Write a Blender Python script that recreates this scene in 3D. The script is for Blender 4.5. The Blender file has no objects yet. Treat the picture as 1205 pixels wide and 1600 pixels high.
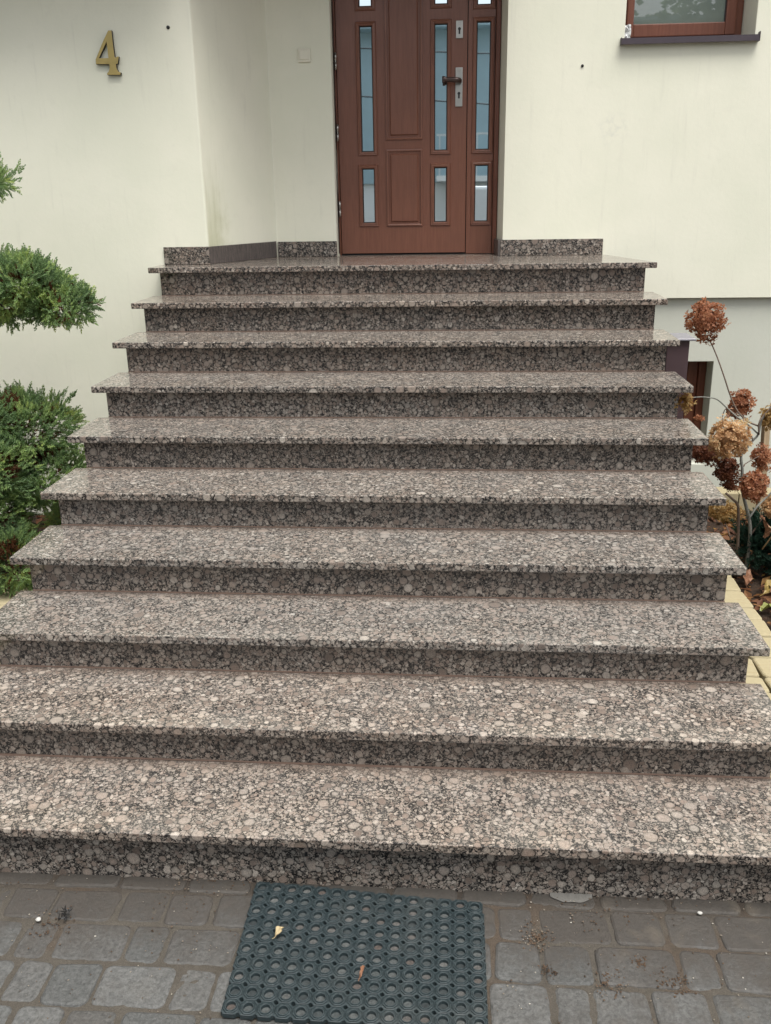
import bpy, bmesh, math, random
from mathutils import Vector, Matrix, Euler, noise as mnoise
R = math.radians
random.seed(7)
sc = bpy.context.scene
C = sc.collection

# ------------------------------------------------------------------ camera
cam = bpy.data.cameras.new('camera'); camo = bpy.data.objects.new('camera', cam); C.objects.link(camo)
camo.location = (0.3378, -2.2221, 1.9906)
camo.rotation_euler = (R(71.1544), R(0.9003), R(4.3534))
cam.sensor_fit = 'VERTICAL'; cam.sensor_height = 24.0; cam.lens = 24.0 * 1433.3 / 1600
cam.clip_start = 0.05; cam.clip_end = 600
sc.camera = camo

# ------------------------------------------------------------------ overcast sky + soft sun
SUN_EL, SUN_AZ = 70.0, 34.0          # azimuth: degrees to the right of straight behind the camera
world = bpy.data.worlds.new('World'); sc.world = world; world.use_nodes = True
nt = world.node_tree; nt.nodes.clear()
sky = nt.nodes.new('ShaderNodeTexSky'); sky.sky_type = 'NISHITA'; sky.sun_disc = False
sky.sun_elevation = R(SUN_EL); sky.sun_rotation = R(180 - SUN_AZ)
sky.air_density = 1.0; sky.dust_density = 4.0; sky.ozone_density = 1.0
hs = nt.nodes.new('ShaderNodeHueSaturation'); hs.inputs['Saturation'].default_value = 0.25   # cloud cover: almost grey
bg = nt.nodes.new('ShaderNodeBackground'); bg.inputs['Strength'].default_value = 0.078
wo = nt.nodes.new('ShaderNodeOutputWorld')
nt.links.new(sky.outputs[0], hs.inputs['Color']); nt.links.new(hs.outputs[0], bg.inputs[0]); nt.links.new(bg.outputs[0], wo.inputs[0])
sun = bpy.data.lights.new('sun', 'SUN'); sun.energy = 1.5; sun.angle = R(38); sun.color = (1.0, 0.98, 0.94)
suno = bpy.data.objects.new('sun', sun); C.objects.link(suno)
a, e = R(SUN_AZ), R(SUN_EL)
sd = Vector((math.sin(a) * math.cos(e), -math.cos(a) * math.cos(e), math.sin(e)))
suno.rotation_euler = (-sd).to_track_quat('-Z', 'Y').to_euler(); suno.location = (3, -4, 8)
sc.render.engine = 'CYCLES'
sc.view_settings.view_transform = 'Standard'; sc.view_settings.look = 'None'
sc.view_settings.gamma = 1.0; sc.view_settings.exposure = 1.58; sc.view_settings.use_curve_mapping = False

# ------------------------------------------------------------------ material helpers
class NT:
    def __init__(s, name):
        s.m = bpy.data.materials.new(name); s.m.use_nodes = True
        s.t = s.m.node_tree; s.t.nodes.clear()
        s.out = s.t.nodes.new('ShaderNodeOutputMaterial'); s.b = s.t.nodes.new('ShaderNodeBsdfPrincipled')
        s.t.links.new(s.b.outputs[0], s.out.inputs[0])
    def put(s, sock, v):
        if v is None: return
        if isinstance(v, bpy.types.NodeSocket): s.t.links.new(v, sock)
        elif isinstance(v, (tuple, list)):
            v = tuple(v)
            if sock.type == 'RGBA' and len(v) == 3: v = v + (1,)
            sock.default_value = v
        else: sock.default_value = v
    def n(s, typ, ins=None, **kw):
        nd = s.t.nodes.new(typ)
        for k, v in kw.items(): setattr(nd, k, v)
        for k, v in (ins or {}).items(): s.put(nd.inputs[k], v)
        return nd
    def math(s, op, a, b=None, c=None, clamp=False):
        nd = s.n('ShaderNodeMath', operation=op, use_clamp=clamp)
        for i, v in enumerate((a, b, c)): s.put(nd.inputs[i], v)
        return nd.outputs[0]
    def vmath(s, op, a, b=None, scale=None):
        nd = s.n('ShaderNodeVectorMath', operation=op)
        s.put(nd.inputs[0], a); s.put(nd.inputs[1], b)
        if scale is not None: s.put(nd.inputs['Scale'], scale)
        return nd.outputs[0]
    def mix(s, f, a, b, blend='MIX'):
        nd = s.n('ShaderNodeMix', data_type='RGBA', blend_type=blend, clamp_factor=True)
        s.put(nd.inputs[0], f); s.put(nd.inputs[6], a); s.put(nd.inputs[7], b)
        return nd.outputs[2]
    def noise(s, vec, scale, detail=2, rough=0.5, col=False, dist=0.0):
        nd = s.n('ShaderNodeTexNoise', {'Vector': vec, 'Scale': scale, 'Detail': detail, 'Roughness': rough, 'Distortion': dist})
        return nd.outputs[1 if col else 0]
    def vor(s, vec, scale, feature='F1', rnd=1.0):
        return s.n('ShaderNodeTexVoronoi', {'Vector': vec, 'Scale': scale, 'Randomness': rnd}, feature=feature)
    def step(s, x, lo, hi, a=0.0, b=1.0):
        nd = s.n('ShaderNodeMapRange', interpolation_type='SMOOTHSTEP', clamp=True)
        for i, v in enumerate((x, lo, hi, a, b)): s.put(nd.inputs[i], v)
        return nd.outputs[0]
    def ramp(s, f, stops):
        nd = s.n('ShaderNodeValToRGB', {0: f})
        el = nd.color_ramp.elements
        while len(el) < len(stops): el.new(0.5)
        for k, (p, c) in enumerate(stops): el[k].position = p; el[k].color = tuple(c) + (1,)
        return nd.outputs[0]
    def sep(s, v): 
        nd = s.n('ShaderNodeSeparateXYZ', {0: v}); return nd.outputs
    def obj(s, rnd=False):
        v = s.n('ShaderNodeTexCoord').outputs['Object']
        if rnd:
            r = s.n('ShaderNodeObjectInfo').outputs['Random']
            o = s.n('ShaderNodeCombineXYZ', {0: s.math('MULTIPLY', r, 37.0), 1: s.math('MULTIPLY', r, 91.0), 2: s.math('MULTIPLY', r, 53.0)}).outputs[0]
            v = s.vmath('ADD', v, o)
        return v
    def pos(s): return s.n('ShaderNodeNewGeometry').outputs['Position']
    def nrm(s): return s.n('ShaderNodeNewGeometry').outputs['Normal']
    def rnd(s): return s.n('ShaderNodeObjectInfo').outputs['Random']
    def attr(s, name): return s.n('ShaderNodeAttribute', attribute_name=name).outputs['Fac']
    def bump(s, h, strength, dist):
        nd = s.n('ShaderNodeBump', {'Strength': strength, 'Distance': dist, 'Height': h}); s.put(s.b.inputs['Normal'], nd.outputs[0])
    def set(s, col=None, rough=None, spec=None, metal=None):
        s.put(s.b.inputs['Base Color'], col); s.put(s.b.inputs['Roughness'], rough)
        s.put(s.b.inputs['Specular IOR Level'], spec); s.put(s.b.inputs['Metallic'], metal)
        return s.m
M = {}
def simple(name, col, rough=0.5, metal=0.0, spec=0.5, var=0.12, scale=20, bump=0.0):
    s = NT(name); v = s.obj()
    f = s.noise(v, scale, 4, 0.6)
    c = s.mix(f, tuple(x * (1 - var) for x in col), tuple(min(1, x * (1 + var)) for x in col))
    if bump: s.bump(s.noise(v, scale * 6, 3), bump, 0.002)
    M[name] = s.set(c, s.step(f, 0.2, 0.8, rough * 0.85, min(1, rough * 1.15)), spec, metal)
    return M[name]

def granite():
    s = NT('granite')
    v0 = s.obj(rnd=True)
    wv = s.noise(v0, 55, 3, 0.6, col=True)
    v = s.vmath('ADD', v0, s.vmath('SCALE', s.vmath('SUBTRACT', wv, (0.5, 0.5, 0.5)), scale=0.014))
    fine = s.noise(v0, 420, 3, 0.7)
    mid = s.noise(v0, 130, 3, 0.7)
    low = s.noise(v0, 5.5, 3, 0.6)
    # matrix: fine interlocking crumbs of biotite, quartz and feldspar
    v3 = s.vor(v, 250); c3 = s.sep(v3.outputs['Color'])
    matrix = s.ramp(c3[0], [(0.0, (0.010, 0.010, 0.010)), (0.40, (0.016, 0.015, 0.015)), (0.55, (0.065, 0.058, 0.051)), (0.75, (0.14, 0.122, 0.105)), (1.0, (0.26, 0.225, 0.19))])
    fade = s.step(s.noise(v0, 34, 3, 0.6), 0.36, 0.62)                    # where seams are strong
    tan = [(0.0, (0.13, 0.100, 0.082)), (0.2, (0.225, 0.176, 0.145)), (0.45, (0.295, 0.243, 0.203)), (0.7, (0.27, 0.238, 0.205)), (0.88, (0.34, 0.293, 0.248)), (1.0, (0.42, 0.375, 0.325))]
    mot = s.math('MULTIPLY_ADD', fine, 0.55, s.math('MULTIPLY', mid, 0.45))
    def tone(c):
        col = s.ramp(c, tan)
        return s.mix(s.step(mot, 0.38, 0.60, 0.48, 0.0), col, (0.060, 0.053, 0.047))
    vg = s.vmath('ADD', v, (3.1, 5.3, -3.1))
    e2 = s.vor(vg, 76, 'DISTANCE_TO_EDGE').outputs['Distance']; f2 = s.vor(vg, 76); c2 = s.sep(f2.outputs['Color'])
    m2 = s.math('MULTIPLY', s.step(e2, 0.02, 0.11), s.step(f2.outputs['Distance'], 0.70, 0.48))
    m2 = s.math('MULTIPLY', m2, s.step(c2[1], 0.34, 0.44))
    col = s.mix(m2, matrix, tone(c2[2]))
    def ovoids(col, scale, r0, r1, present, seed, wob):
        vv = s.vmath('ADD', v, (seed, seed * 1.7, -seed)); vo = s.vor(vv, scale); c = s.sep(vo.outputs['Color']); d = vo.outputs['Distance']
        r = s.math('MULTIPLY_ADD', c[0], r1 - r0, r0)
        d2 = s.math('ADD', d, s.math('MULTIPLY', s.math('SUBTRACT', mid, 0.5), wob))
        q = s.math('SUBTRACT', r, d2)
        on = s.math('GREATER_THAN', c[1], 1 - present)
        sm = s.math('MULTIPLY', s.math('MULTIPLY', s.step(q, -0.085, -0.025), on), s.math('MULTIPLY_ADD', fade, 0.62, 0.36))
        col = s.mix(sm, col, (0.014, 0.013, 0.0125))
        k = tone(c[2])
        ring = s.math('MULTIPLY', s.step(q, 0.12, 0.08), s.step(q, 0.02, 0.06))
        k = s.mix(s.math('MULTIPLY', ring, 0.4), k, (0.10, 0.10, 0.088))
        return s.mix(s.math('MULTIPLY', s.step(q, 0.0, 0.05), on), col, k)
    col = ovoids(col, 33, 0.22, 0.52, 0.58, 9.7, 0.24)
    col = ovoids(col, 19.5, 0.16, 0.46, 0.38, 17.3, 0.20)
    col = s.mix(1.0, col, s.step(fine, 0.25, 0.75, 0.78, 1.20), 'MULTIPLY')
    col = s.mix(s.step(low, 0.35, 0.62, 0.0, 0.30), col, s.mix(1.0, col, (0.88, 0.97, 1.07), 'MULTIPLY'))
    orn = s.rnd()                                # every slab from another part of the block
    col = s.mix(1.0, col, s.ramp(orn, [(0, (0.98, 0.95, 0.92)), (0.3, (1.08, 1.03, 0.99)), (0.6, (1.02, 1.03, 1.03)), (1, (1.15, 1.11, 1.07))]), 'MULTIPLY')
    # dust on what faces up, and a brown line of dirt that gathers at the back of each tread
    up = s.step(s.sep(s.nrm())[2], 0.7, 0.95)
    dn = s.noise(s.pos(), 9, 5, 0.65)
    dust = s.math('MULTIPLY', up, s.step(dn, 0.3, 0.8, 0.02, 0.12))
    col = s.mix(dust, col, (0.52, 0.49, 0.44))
    yl = s.math('ADD', s.sep(s.obj())[1], s.math('MULTIPLY', s.math('SUBTRACT', dn, 0.5), 0.07))
    dirt = s.math('MULTIPLY', up, s.step(yl, 0.125, 0.168, 0.0, 0.20))
    col = s.mix(dirt, col, (0.215, 0.155, 0.120))
    M['granite'] = s.set(col, s.math('ADD', s.step(fine, 0.2, 0.8, 0.07, 0.16), s.math('MULTIPLY', s.math('ADD', dust, dirt), 0.5)), 0.5)
    s.bump(fine, 0.02, 0.0005)
granite()

def polished_dark():                       # dark slab on the splayed wall, grazing reflection painted in as streaks
    s = NT('reflection_streak_granite'); v = s.obj(rnd=True)
    st = s.noise(s.vmath('MULTIPLY', v, (260, 260, 14)), 1.0, 4, 0.7)
    g = s.noise(v, 120, 4, 0.7)
    col = s.mix(s.step(st, 0.3, 0.7), (0.045, 0.040, 0.040), (0.16, 0.135, 0.12))
    col = s.mix(s.step(g, 0.45, 0.7, 0, 0.5), col, (0.035, 0.033, 0.033))
    M['reflection_streak_granite'] = s.set(col, 0.35, 0.5)
polished_dark()

def plaster(name, base, stain=True):
    s = NT(name); p = s.pos()
    big = s.noise(p, 1.6, 5, 0.6); md = s.noise(p, 14, 4, 0.65)
    streak = s.noise(s.vmath('MULTIPLY', p, (30, 30, 2.5)), 1.0, 4, 0.6)
    col = s.mix(s.step(big, 0.3, 0.7), base, tuple(b * f for b, f in zip(base, (0.93, 0.945, 0.93))))
    col = s.mix(s.step(md, 0.55, 0.8, 0, 0.35), col, tuple(b * 0.88 for b in base))
    col = s.mix(s.step(streak, 0.56, 0.8, 0, 0.42), col, tuple(b * 0.82 for b in base))
    if stain:
        x, y, z = s.sep(p)
        # damp green algae at the foot of the splayed wall's outer corner
        dx = s.math('SUBTRACT', x, -1.098)
        wx = s.step(s.math('ABSOLUTE', s.math('ADD', dx, s.math('MULTIPLY', s.math('SUBTRACT', md, 0.5), 0.09))), 0.085, 0.0)
        wz = s.step(s.math('ADD', z, s.math('MULTIPLY', s.math('SUBTRACT', streak, 0.5), 0.7)), 2.25, 1.70)
        wy = s.step(y, 3.232, 3.25)
        f = s.math('MULTIPLY', s.math('MULTIPLY', wx, wz), s.math('MULTIPLY', wy, 0.55))
        col = s.mix(f, col, (0.33, 0.33, 0.16))
        # grey scuffs on the right wall, where a lamp or box once hung
        ddx = s.math('DIVIDE', s.math('SUBTRACT', x, 1.24), 0.11); ddz = s.math('DIVIDE', s.math('SUBTRACT', z, 2.36), 0.13)
        rr = s.math('SQRT', s.math('ADD', s.math('MULTIPLY', ddx, ddx), s.math('MULTIPLY', ddz, ddz)))
        g = s.math('MULTIPLY', s.step(rr, 1.0, 0.1), s.step(md, 0.42, 0.7, 0.0, 0.45))
        g = s.math('MULTIPLY', g, s.step(y, 3.6, 3.7))
        col = s.mix(g, col, (0.45, 0.46, 0.42))
    grain = s.noise(p, 260, 3, 0.6)
    trowel = s.noise(p, 45, 4, 0.55)
    s.bump(s.math('ADD', s.math('MULTIPLY', grain, 0.5), trowel), 0.16, 0.004)
    M[name] = s.set(col, 0.92, 0.25)
plaster('plaster', (0.770, 0.755, 0.625))
plaster('plinth_plaster', (0.56, 0.565, 0.49), stain=False)

def paver_mat():
    s = NT('paver'); v = s.obj(rnd=True); p = s.pos(); r = s.rnd()
    base = s.ramp(r, [(0, (0.062, 0.063, 0.060)), (0.35, (0.088, 0.089, 0.085)), (0.6, (0.062, 0.059, 0.054)), (1, (0.100, 0.101, 0.097))])
    f = s.noise(v, 90, 5, 0.75); g = s.noise(v, 420, 2, 0.7)
    col = s.mix(1.0, base, s.step(f, 0.25, 0.75, 0.50, 1.45), 'MULTIPLY')
    col = s.mix(s.step(g, 0.64, 0.72, 0, 0.5), col, (0.22, 0.21, 0.19))
    # trodden brown soil: thickest along the foot of the steps
    x, y, z = s.sep(p)
    n1 = s.noise(p, 4.5, 5, 0.65); n2 = s.noise(p, 26, 4, 0.65)
    soil = s.math('ADD', s.step(y, -0.36, 0.0, -0.1, 0.42), s.math('ADD', s.math('MULTIPLY', n1, 0.95), s.math('MULTIPLY', n2, 0.6)))
    soil = s.math('ADD', soil, s.step(x, 0.4, 1.2, 0.0, 0.18))
    col = s.mix(s.step(soil, 0.62, 1.20, 0.0, 0.85), col, s.mix(n2, (0.026, 0.022, 0.018), (0.060, 0.050, 0.040)))
    pale = s.math('MULTIPLY', s.step(s.noise(p, 7, 4, 0.6, dist=0.4), 0.55, 0.75), s.step(x, 0.6, 1.1, 0.1, 0.6))
    col = s.mix(pale, col, (0.13, 0.108, 0.080))
    s.bump(s.math('ADD', f, s.math('MULTIPLY', g, 0.5)), 0.8, 0.004)
    M['paver'] = s.set(col, s.step(n1, 0.3, 0.7, 0.5, 0.75), 0.45)
paver_mat()

def sand_mat():
    s = NT('joint_sand'); p = s.pos()
    f = s.noise(p, 18, 5, 0.7); g = s.noise(p, 320, 3, 0.7); w = s.noise(p, 3.0, 4, 0.6)
    col = s.mix(f, (0.045, 0.039, 0.032), (0.098, 0.087, 0.071))
    col = s.mix(s.step(s.sep(p)[1], -0.06, 0.03, 0.0, 0.6), col, (0.040, 0.031, 0.025))
    col = s.mix(s.step(w, 0.5, 0.65, 0, 0.7), col, (0.068, 0.050, 0.036))
    col = s.mix(s.step(s.noise(p, 9, 3, 0.6), 0.56, 0.72, 0, 0.6), col, (0.042, 0.036, 0.027))
    col = s.mix(1.0, col, s.step(g, 0.2, 0.8, 0.6, 1.35), 'MULTIPLY')
    s.bump(s.math('ADD', g, f), 0.8, 0.004)
    M['joint_sand'] = s.set(col, 0.95, 0.2)
sand_mat()

def yellow_paver():
    s = NT('yellow_paver'); v = s.obj(rnd=True); p = s.pos()
    f = s.noise(v, 60, 4, 0.7); w = s.noise(p, 6, 4, 0.6); st = s.noise(s.vmath('MULTIPLY', p, (8, 60, 20)), 1, 4, 0.6)
    col = s.mix(f, (0.25, 0.212, 0.125), (0.36, 0.31, 0.195))
    col = s.mix(s.step(st, 0.58, 0.74, 0, 0.6), col, (0.25, 0.18, 0.08))
    col = s.mix(s.step(w, 0.55, 0.75, 0, 0.4), col, (0.30, 0.27, 0.18))
    s.bump(f, 0.4, 0.002)
    M['yellow_paver'] = s.set(col, 0.8, 0.3)
yellow_paver()

def soil_mat():
    s = NT('soil'); p = s.pos(); f = s.noise(p, 30, 6, 0.7); g = s.noise(p, 160, 3, 0.7)
    col = s.ramp(f, [(0.25, (0.018, 0.013, 0.010)), (0.5, (0.05, 0.033, 0.023)), (0.75, (0.11, 0.065, 0.04))])
    s.bump(s.math('ADD', f, g), 1.0, 0.02)
    M['soil'] = s.set(col, 0.95, 0.2)
soil_mat()

def wood(name, a_, b_, rough):
    s = NT(name); v = s.obj()
    st = s.noise(s.vmath('MULTIPLY', v, (90, 90, 6)), 1.0, 5, 0.6); w = s.noise(v, 3, 3, 0.6); g = s.noise(v, 50, 3, .6)
    col = s.mix(s.step(st, 0.25, 0.75), a_, b_)
    col = s.mix(s.step(w, 0.4, 0.75, 0, 0.35), col, tuple(x * 0.75 for x in a_))
    s.bump(s.math('ADD', st, s.math('MULTIPLY', g, 0.3)), 0.07, 0.002)
    M[name] = s.set(col, s.step(w, 0.3, 0.7, rough * 0.85, rough * 1.2), 0.5)
wood('door_wood', (0.165, 0.066, 0.040), (0.212, 0.088, 0.055), 0.33)
wood('frame_wood', (0.130, 0.042, 0.022), (0.175, 0.062, 0.035), 0.4)
wood('stake_wood', (0.30, 0.22, 0.13), (0.42, 0.32, 0.20), 0.8)

def glass_mat():
    s = NT('mirror_glass')                # sun-control glazing: mirrors the street in a cold blue-green
    s.bump(s.noise(s.obj(rnd=True), 4.0, 2), 0.03, 0.004)
    M['mirror_glass'] = s.set((0.78, 0.88, 0.91), 0.015, 0.5, 1.0)
    s = NT('window_glass')
    s.bump(s.noise(s.obj(), 3.0, 2), 0.03, 0.01)
    s.put(s.b.inputs['Coat Weight'], 1.0); s.put(s.b.inputs['Coat Roughness'], 0.01); s.put(s.b.inputs['Coat IOR'], 2.1)
    M['window_glass'] = s.set(s.mix(s.noise(s.obj(), 7, 3), (0.10, 0.13, 0.11), (0.17, 0.20, 0.17)), 0.3, 0.5)
    s = NT('dark_glass'); M['dark_glass'] = s.set((0.02, 0.025, 0.03), 0.05, 0.8)
glass_mat()

def rubber_mat():
    s = NT('rubber'); v = s.obj(rnd=True); p = s.pos()
    f = s.noise(p, 60, 5, 0.7); w = s.noise(p, 6, 3, 0.6); r = s.rnd()
    col = s.mix(f, (0.010, 0.018, 0.0205), (0.022, 0.033, 0.036))
    col = s.mix(s.step(s.noise(p, 150, 3, 0.7), 0.56, 0.75, 0, 0.55), col, (0.09, 0.105, 0.105))
    col = s.mix(s.step(w, 0.5, 0.75, 0, 0.3), col, (0.06, 0.063, 0.058))
    zl = s.sep(s.obj())[2]                       # ridge tops scuffed pale by shoes
    col = s.mix(s.math('MULTIPLY', s.step(zl, 0.0135, 0.0152), s.step(f, 0.35, 0.65, 0.1, 0.65)), col, (0.050, 0.064, 0.067))
    M['rubber'] = s.set(col, s.step(f, 0.2, 0.8, 0.38, 0.6), 0.5)
rubber_mat()
def mat_dust():
    s = NT('mat_dust'); p = s.pos(); r = s.rnd()
    col = s.ramp(r, [(0, (0.022, 0.027, 0.028)), (0.4, (0.045, 0.052, 0.052)), (0.7, (0.065, 0.069, 0.067)), (0.85, (0.062, 0.05, 0.044)), (1, (0.085, 0.089, 0.086))])
    col = s.mix(1.0, col, s.step(s.noise(p, 180, 4, 0.7), 0.25, 0.75, 0.5, 1.4), 'MULTIPLY')
    M['mat_dust'] = s.set(col, 0.9, 0.3)
mat_dust()

def foliage(name, stops, rough=0.55, scale=7.0):
    s = NT(name); t = s.attr('tint'); n = s.noise(s.pos(), scale, 3, 0.6)
    f = s.math('ADD', s.math('MULTIPLY', t, 0.6), s.math('MULTIPLY', s.step(n, 0.3, 0.7), 0.4))
    M[name] = s.set(s.ramp(f, stops), rough, 0.3)
    tl = s.n('ShaderNodeBsdfTranslucent', {'Color': s.ramp(f, [(p_, tuple(min(1, x * 1.5) for x in c_)) for p_, c_ in stops])})
    mx = s.n('ShaderNodeMixShader', {0: 0.46}); s.t.links.new(s.b.outputs[0], mx.inputs[1]); s.t.links.new(tl.outputs[0], mx.inputs[2])
    s.t.links.new(mx.outputs[0], s.out.inputs[0])
foliage('juniper', [(0.0, (0.116, 0.177, 0.100)), (0.3, (0.232, 0.330, 0.169)), (0.55, (0.354, 0.454, 0.213)), (0.8, (0.512, 0.566, 0.237)), (1.0, (0.634, 0.614, 0.250))])
foliage('dry_juniper', [(0.0, (0.08, 0.04, 0.022)), (0.6, (0.20, 0.09, 0.045)), (1.0, (0.30, 0.17, 0.08))])
foliage('spruce', [(0.0, (0.018, 0.045, 0.033)), (0.5, (0.042, 0.093, 0.063)), (1.0, (0.083, 0.150, 0.098))])
foliage('street_tree', [(0.0, (0.04, 0.06, 0.03)), (0.5, (0.09, 0.12, 0.06)), (1.0, (0.16, 0.18, 0.09))])
foliage('petal_rust', [(0.0, (0.109, 0.035, 0.019)), (0.4, (0.262, 0.106, 0.052)), (0.75, (0.393, 0.194, 0.105)), (1.0, (0.568, 0.376, 0.223))], 0.6, 30)
foliage('petal_tan', [(0.0, (0.196, 0.096, 0.044)), (0.4, (0.414, 0.250, 0.125)), (0.75, (0.575, 0.412, 0.227)), (1.0, (0.782, 0.676, 0.439))], 0.6, 30)
foliage('petal_dark', [(0.0, (0.05, 0.018, 0.012)), (0.5, (0.15, 0.055, 0.030)), (1.0, (0.28, 0.12, 0.06))], 0.6, 30)
foliage('petal_gold', [(0.0, (0.188, 0.093, 0.028)), (0.5, (0.356, 0.229, 0.084)), (1.0, (0.488, 0.393, 0.224))], 0.6, 30)
foliage('litter', [(0.0, (0.05, 0.024, 0.014)), (0.3, (0.11, 0.048, 0.026)), (0.55, (0.20, 0.09, 0.045)), (0.8, (0.32, 0.19, 0.06)), (1.0, (0.42, 0.31, 0.09))], 0.7, 5)
foliage('crumbs', [(0.0, (0.04, 0.03, 0.022)), (0.5, (0.13, 0.085, 0.055)), (0.8, (0.30, 0.27, 0.22)), (1.0, (0.60, 0.58, 0.52))], 0.8, 5)
simple('bark', (0.075, 0.055, 0.042), 0.9, var=0.5, scale=30, bump=0.6)
simple('twig', (0.12, 0.085, 0.062), 0.8, var=0.35, scale=40, bump=0.3)
simple('grey_twig', (0.15, 0.15, 0.13), 0.8, var=0.35, scale=40, bump=0.3)
simple('brass', (0.42, 0.32, 0.12), 0.42, 0.65, var=0.25, scale=25)
simple('dark_edge', (0.035, 0.030, 0.020), 0.6)
simple('satin_metal', (0.46, 0.44, 0.40), 0.34, 0.9, var=0.08, scale=40)
simple('bronze', (0.075, 0.052, 0.045), 0.35, 0.6, var=0.2)
simple('black', (0.012, 0.012, 0.012), 0.5)
simple('gasket', (0.018, 0.016, 0.016), 0.5)
simple('sill_metal', (0.040, 0.028, 0.036), 0.45, 0.0, var=0.15)
simple('brown_metal', (0.072, 0.045, 0.050), 0.38, 0.0, var=0.15, scale=6)
simple('pale_lid', (0.20, 0.195, 0.22), 0.4, 0.2, var=0.1)
simple('switch_plastic', (0.72, 0.69, 0.56), 0.4, var=0.03)
simple('white_tape', (0.70, 0.71, 0.71), 0.5, var=0.1, scale=60)
simple('putty', (0.36, 0.33, 0.27), 0.9, var=0.35, scale=60, bump=0.4)
simple('grout', (0.12, 0.078, 0.058), 0.95, var=0.35, scale=60, bump=0.3)
simple('concrete', (0.11, 0.105, 0.095), 0.9, var=0.2, scale=30, bump=0.5)
simple('soffit_paint', (0.44, 0.34, 0.20), 0.9, var=0.1)
simple('porch_wood', (0.16, 0.095, 0.05), 0.7, var=0.25, scale=12)
simple('cladding', (0.37, 0.50, 0.55), 0.6, var=0.08, scale=3)
simple('white_wall', (0.86, 0.87, 0.85), 0.8, var=0.06, scale=3)
simple('pebble_white', (0.40, 0.39, 0.36), 0.8, var=0.3, scale=150)
simple('roof_tile', (0.07, 0.065, 0.065), 0.8, var=0.2)
simple('van_paint', (0.80, 0.81, 0.82), 0.25, var=0.02)
simple('tyre', (0.02, 0.02, 0.02), 0.8)
simple('rail_metal', (0.62, 0.65, 0.66), 0.4, 0.3)
simple('leaf_straw', (0.34, 0.27, 0.15), 0.7, var=0.35, scale=120)
simple('leaf_brown', (0.20, 0.095, 0.05), 0.7, var=0.35, scale=120)
simple('leaf_green', (0.16, 0.17, 0.035), 0.5, var=0.4, scale=60)
simple('leaf_yellow', (0.26, 0.185, 0.055), 0.5, var=0.3, scale=60)
simple('asphalt', (0.055, 0.055, 0.055), 0.9, var=0.25, scale=60, bump=0.3)

# ------------------------------------------------------------------ mesh helpers
def link(name, me, mat=None, parent=None, loc=None):
    o = bpy.data.objects.new(name, me); C.objects.link(o)
    if me is not None and mat: 
        if len(me.materials) == 0: me.materials.append(M[mat])
    if parent: o.parent = parent
    if loc is not None: o.location = loc
    return o
def tag(o, label=None, cat=None, group=None, kind=None):
    for k, v in (('label', label), ('category', cat), ('group', group), ('kind', kind)):
        if v: o[k] = v
    return o
def empty(name, label=None, cat=None, loc=(0, 0, 0), group=None):
    o = bpy.data.objects.new(name, None); C.objects.link(o); o.location = loc; o.empty_display_size = 0.1
    return tag(o, label, cat, group)
def mesh(vs, fs, smooth=False, name='mesh'):
    me = bpy.data.meshes.new(name); me.from_pydata(vs, [], fs); me.update()
    if smooth: me.polygons.foreach_set('use_smooth', [True] * len(me.polygons))
    return me
def child_loc(loc, parent):
    return loc if parent is None else tuple(Vector(loc) - parent.location)
def bm_out(bm, smooth_angle=None):
    bmesh.ops.recalc_face_normals(bm, faces=bm.faces)
    me = bpy.data.meshes.new('mesh'); bm.to_mesh(me); bm.free()
    return me
def prism(name, pts, z0, z1, mat, parent=None, bev=0.0, seg=2, vertical_only=False):
    """plan polygon (counter-clockwise) extruded between two heights; origin at its base centre"""
    cx = sum(p[0] for p in pts) / len(pts); cy = sum(p[1] for p in pts) / len(pts)
    bm = bmesh.new()
    lo = [bm.verts.new((x - cx, y - cy, 0)) for x, y in pts]; hi = [bm.verts.new((x - cx, y - cy, z1 - z0)) for x, y in pts]
    bm.faces.new(list(reversed(lo))); bm.faces.new(hi)
    n = len(pts)
    for i in range(n): bm.faces.new((lo[i], lo[(i + 1) % n], hi[(i + 1) % n], hi[i]))
    if bev:
        es = [e_ for e_ in bm.edges if (abs(e_.verts[0].co.z - e_.verts[1].co.z) > 1e-6 or not vertical_only)]
        bmesh.ops.bevel(bm, geom=es, offset=bev, segments=seg, profile=0.6, affect='EDGES')
    o = link(name, bm_out(bm), mat, parent); w = Vector((cx, cy, z0))
    o.location = w - (root_loc(parent)); return o
def root_loc(p):
    v = Vector((0, 0, 0))
    while p is not None: v += p.location; p = p.parent
    return v
def box(name, x0, x1, y0, y1, z0, z1, mat, parent=None, bev=0.0, seg=1):
    return prism(name, [(x0, y0), (x1, y0), (x1, y1), (x0, y1)], z0, z1, mat, parent, bev, seg)
def tube_data(pts, radii, seg=8, cap=True):
    vs, fs = [], []
    pts = [Vector(p) for p in pts]
    if not isinstance(radii, (list, tuple)): radii = [radii] * len(pts)
    up = Vector((0.13, 0.31, 0.94))
    for i, p in enumerate(pts):
        t = (pts[min(i + 1, len(pts) - 1)] - pts[max(i - 1, 0)]).normalized()
        a_ = t.cross(up)
        if a_.length < 0.05: a_ = t.cross(Vector((1, 0, 0)))
        a_.normalize(); b_ = t.cross(a_)
        for k in range(seg):
            th = 2 * math.pi * k / seg
            vs.append(tuple(p + (a_ * math.cos(th) + b_ * math.sin(th)) * radii[i]))
    for i in range(len(pts) - 1):
        for k in range(seg):
            k2 = (k + 1) % seg
            fs.append((i * seg + k, i * seg + k2, (i + 1) * seg + k2, (i + 1) * seg + k))
    if cap: fs.append(tuple(range(seg - 1, -1, -1))); fs.append(tuple((len(pts) - 1) * seg + k for k in range(seg)))
    return vs, fs
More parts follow.
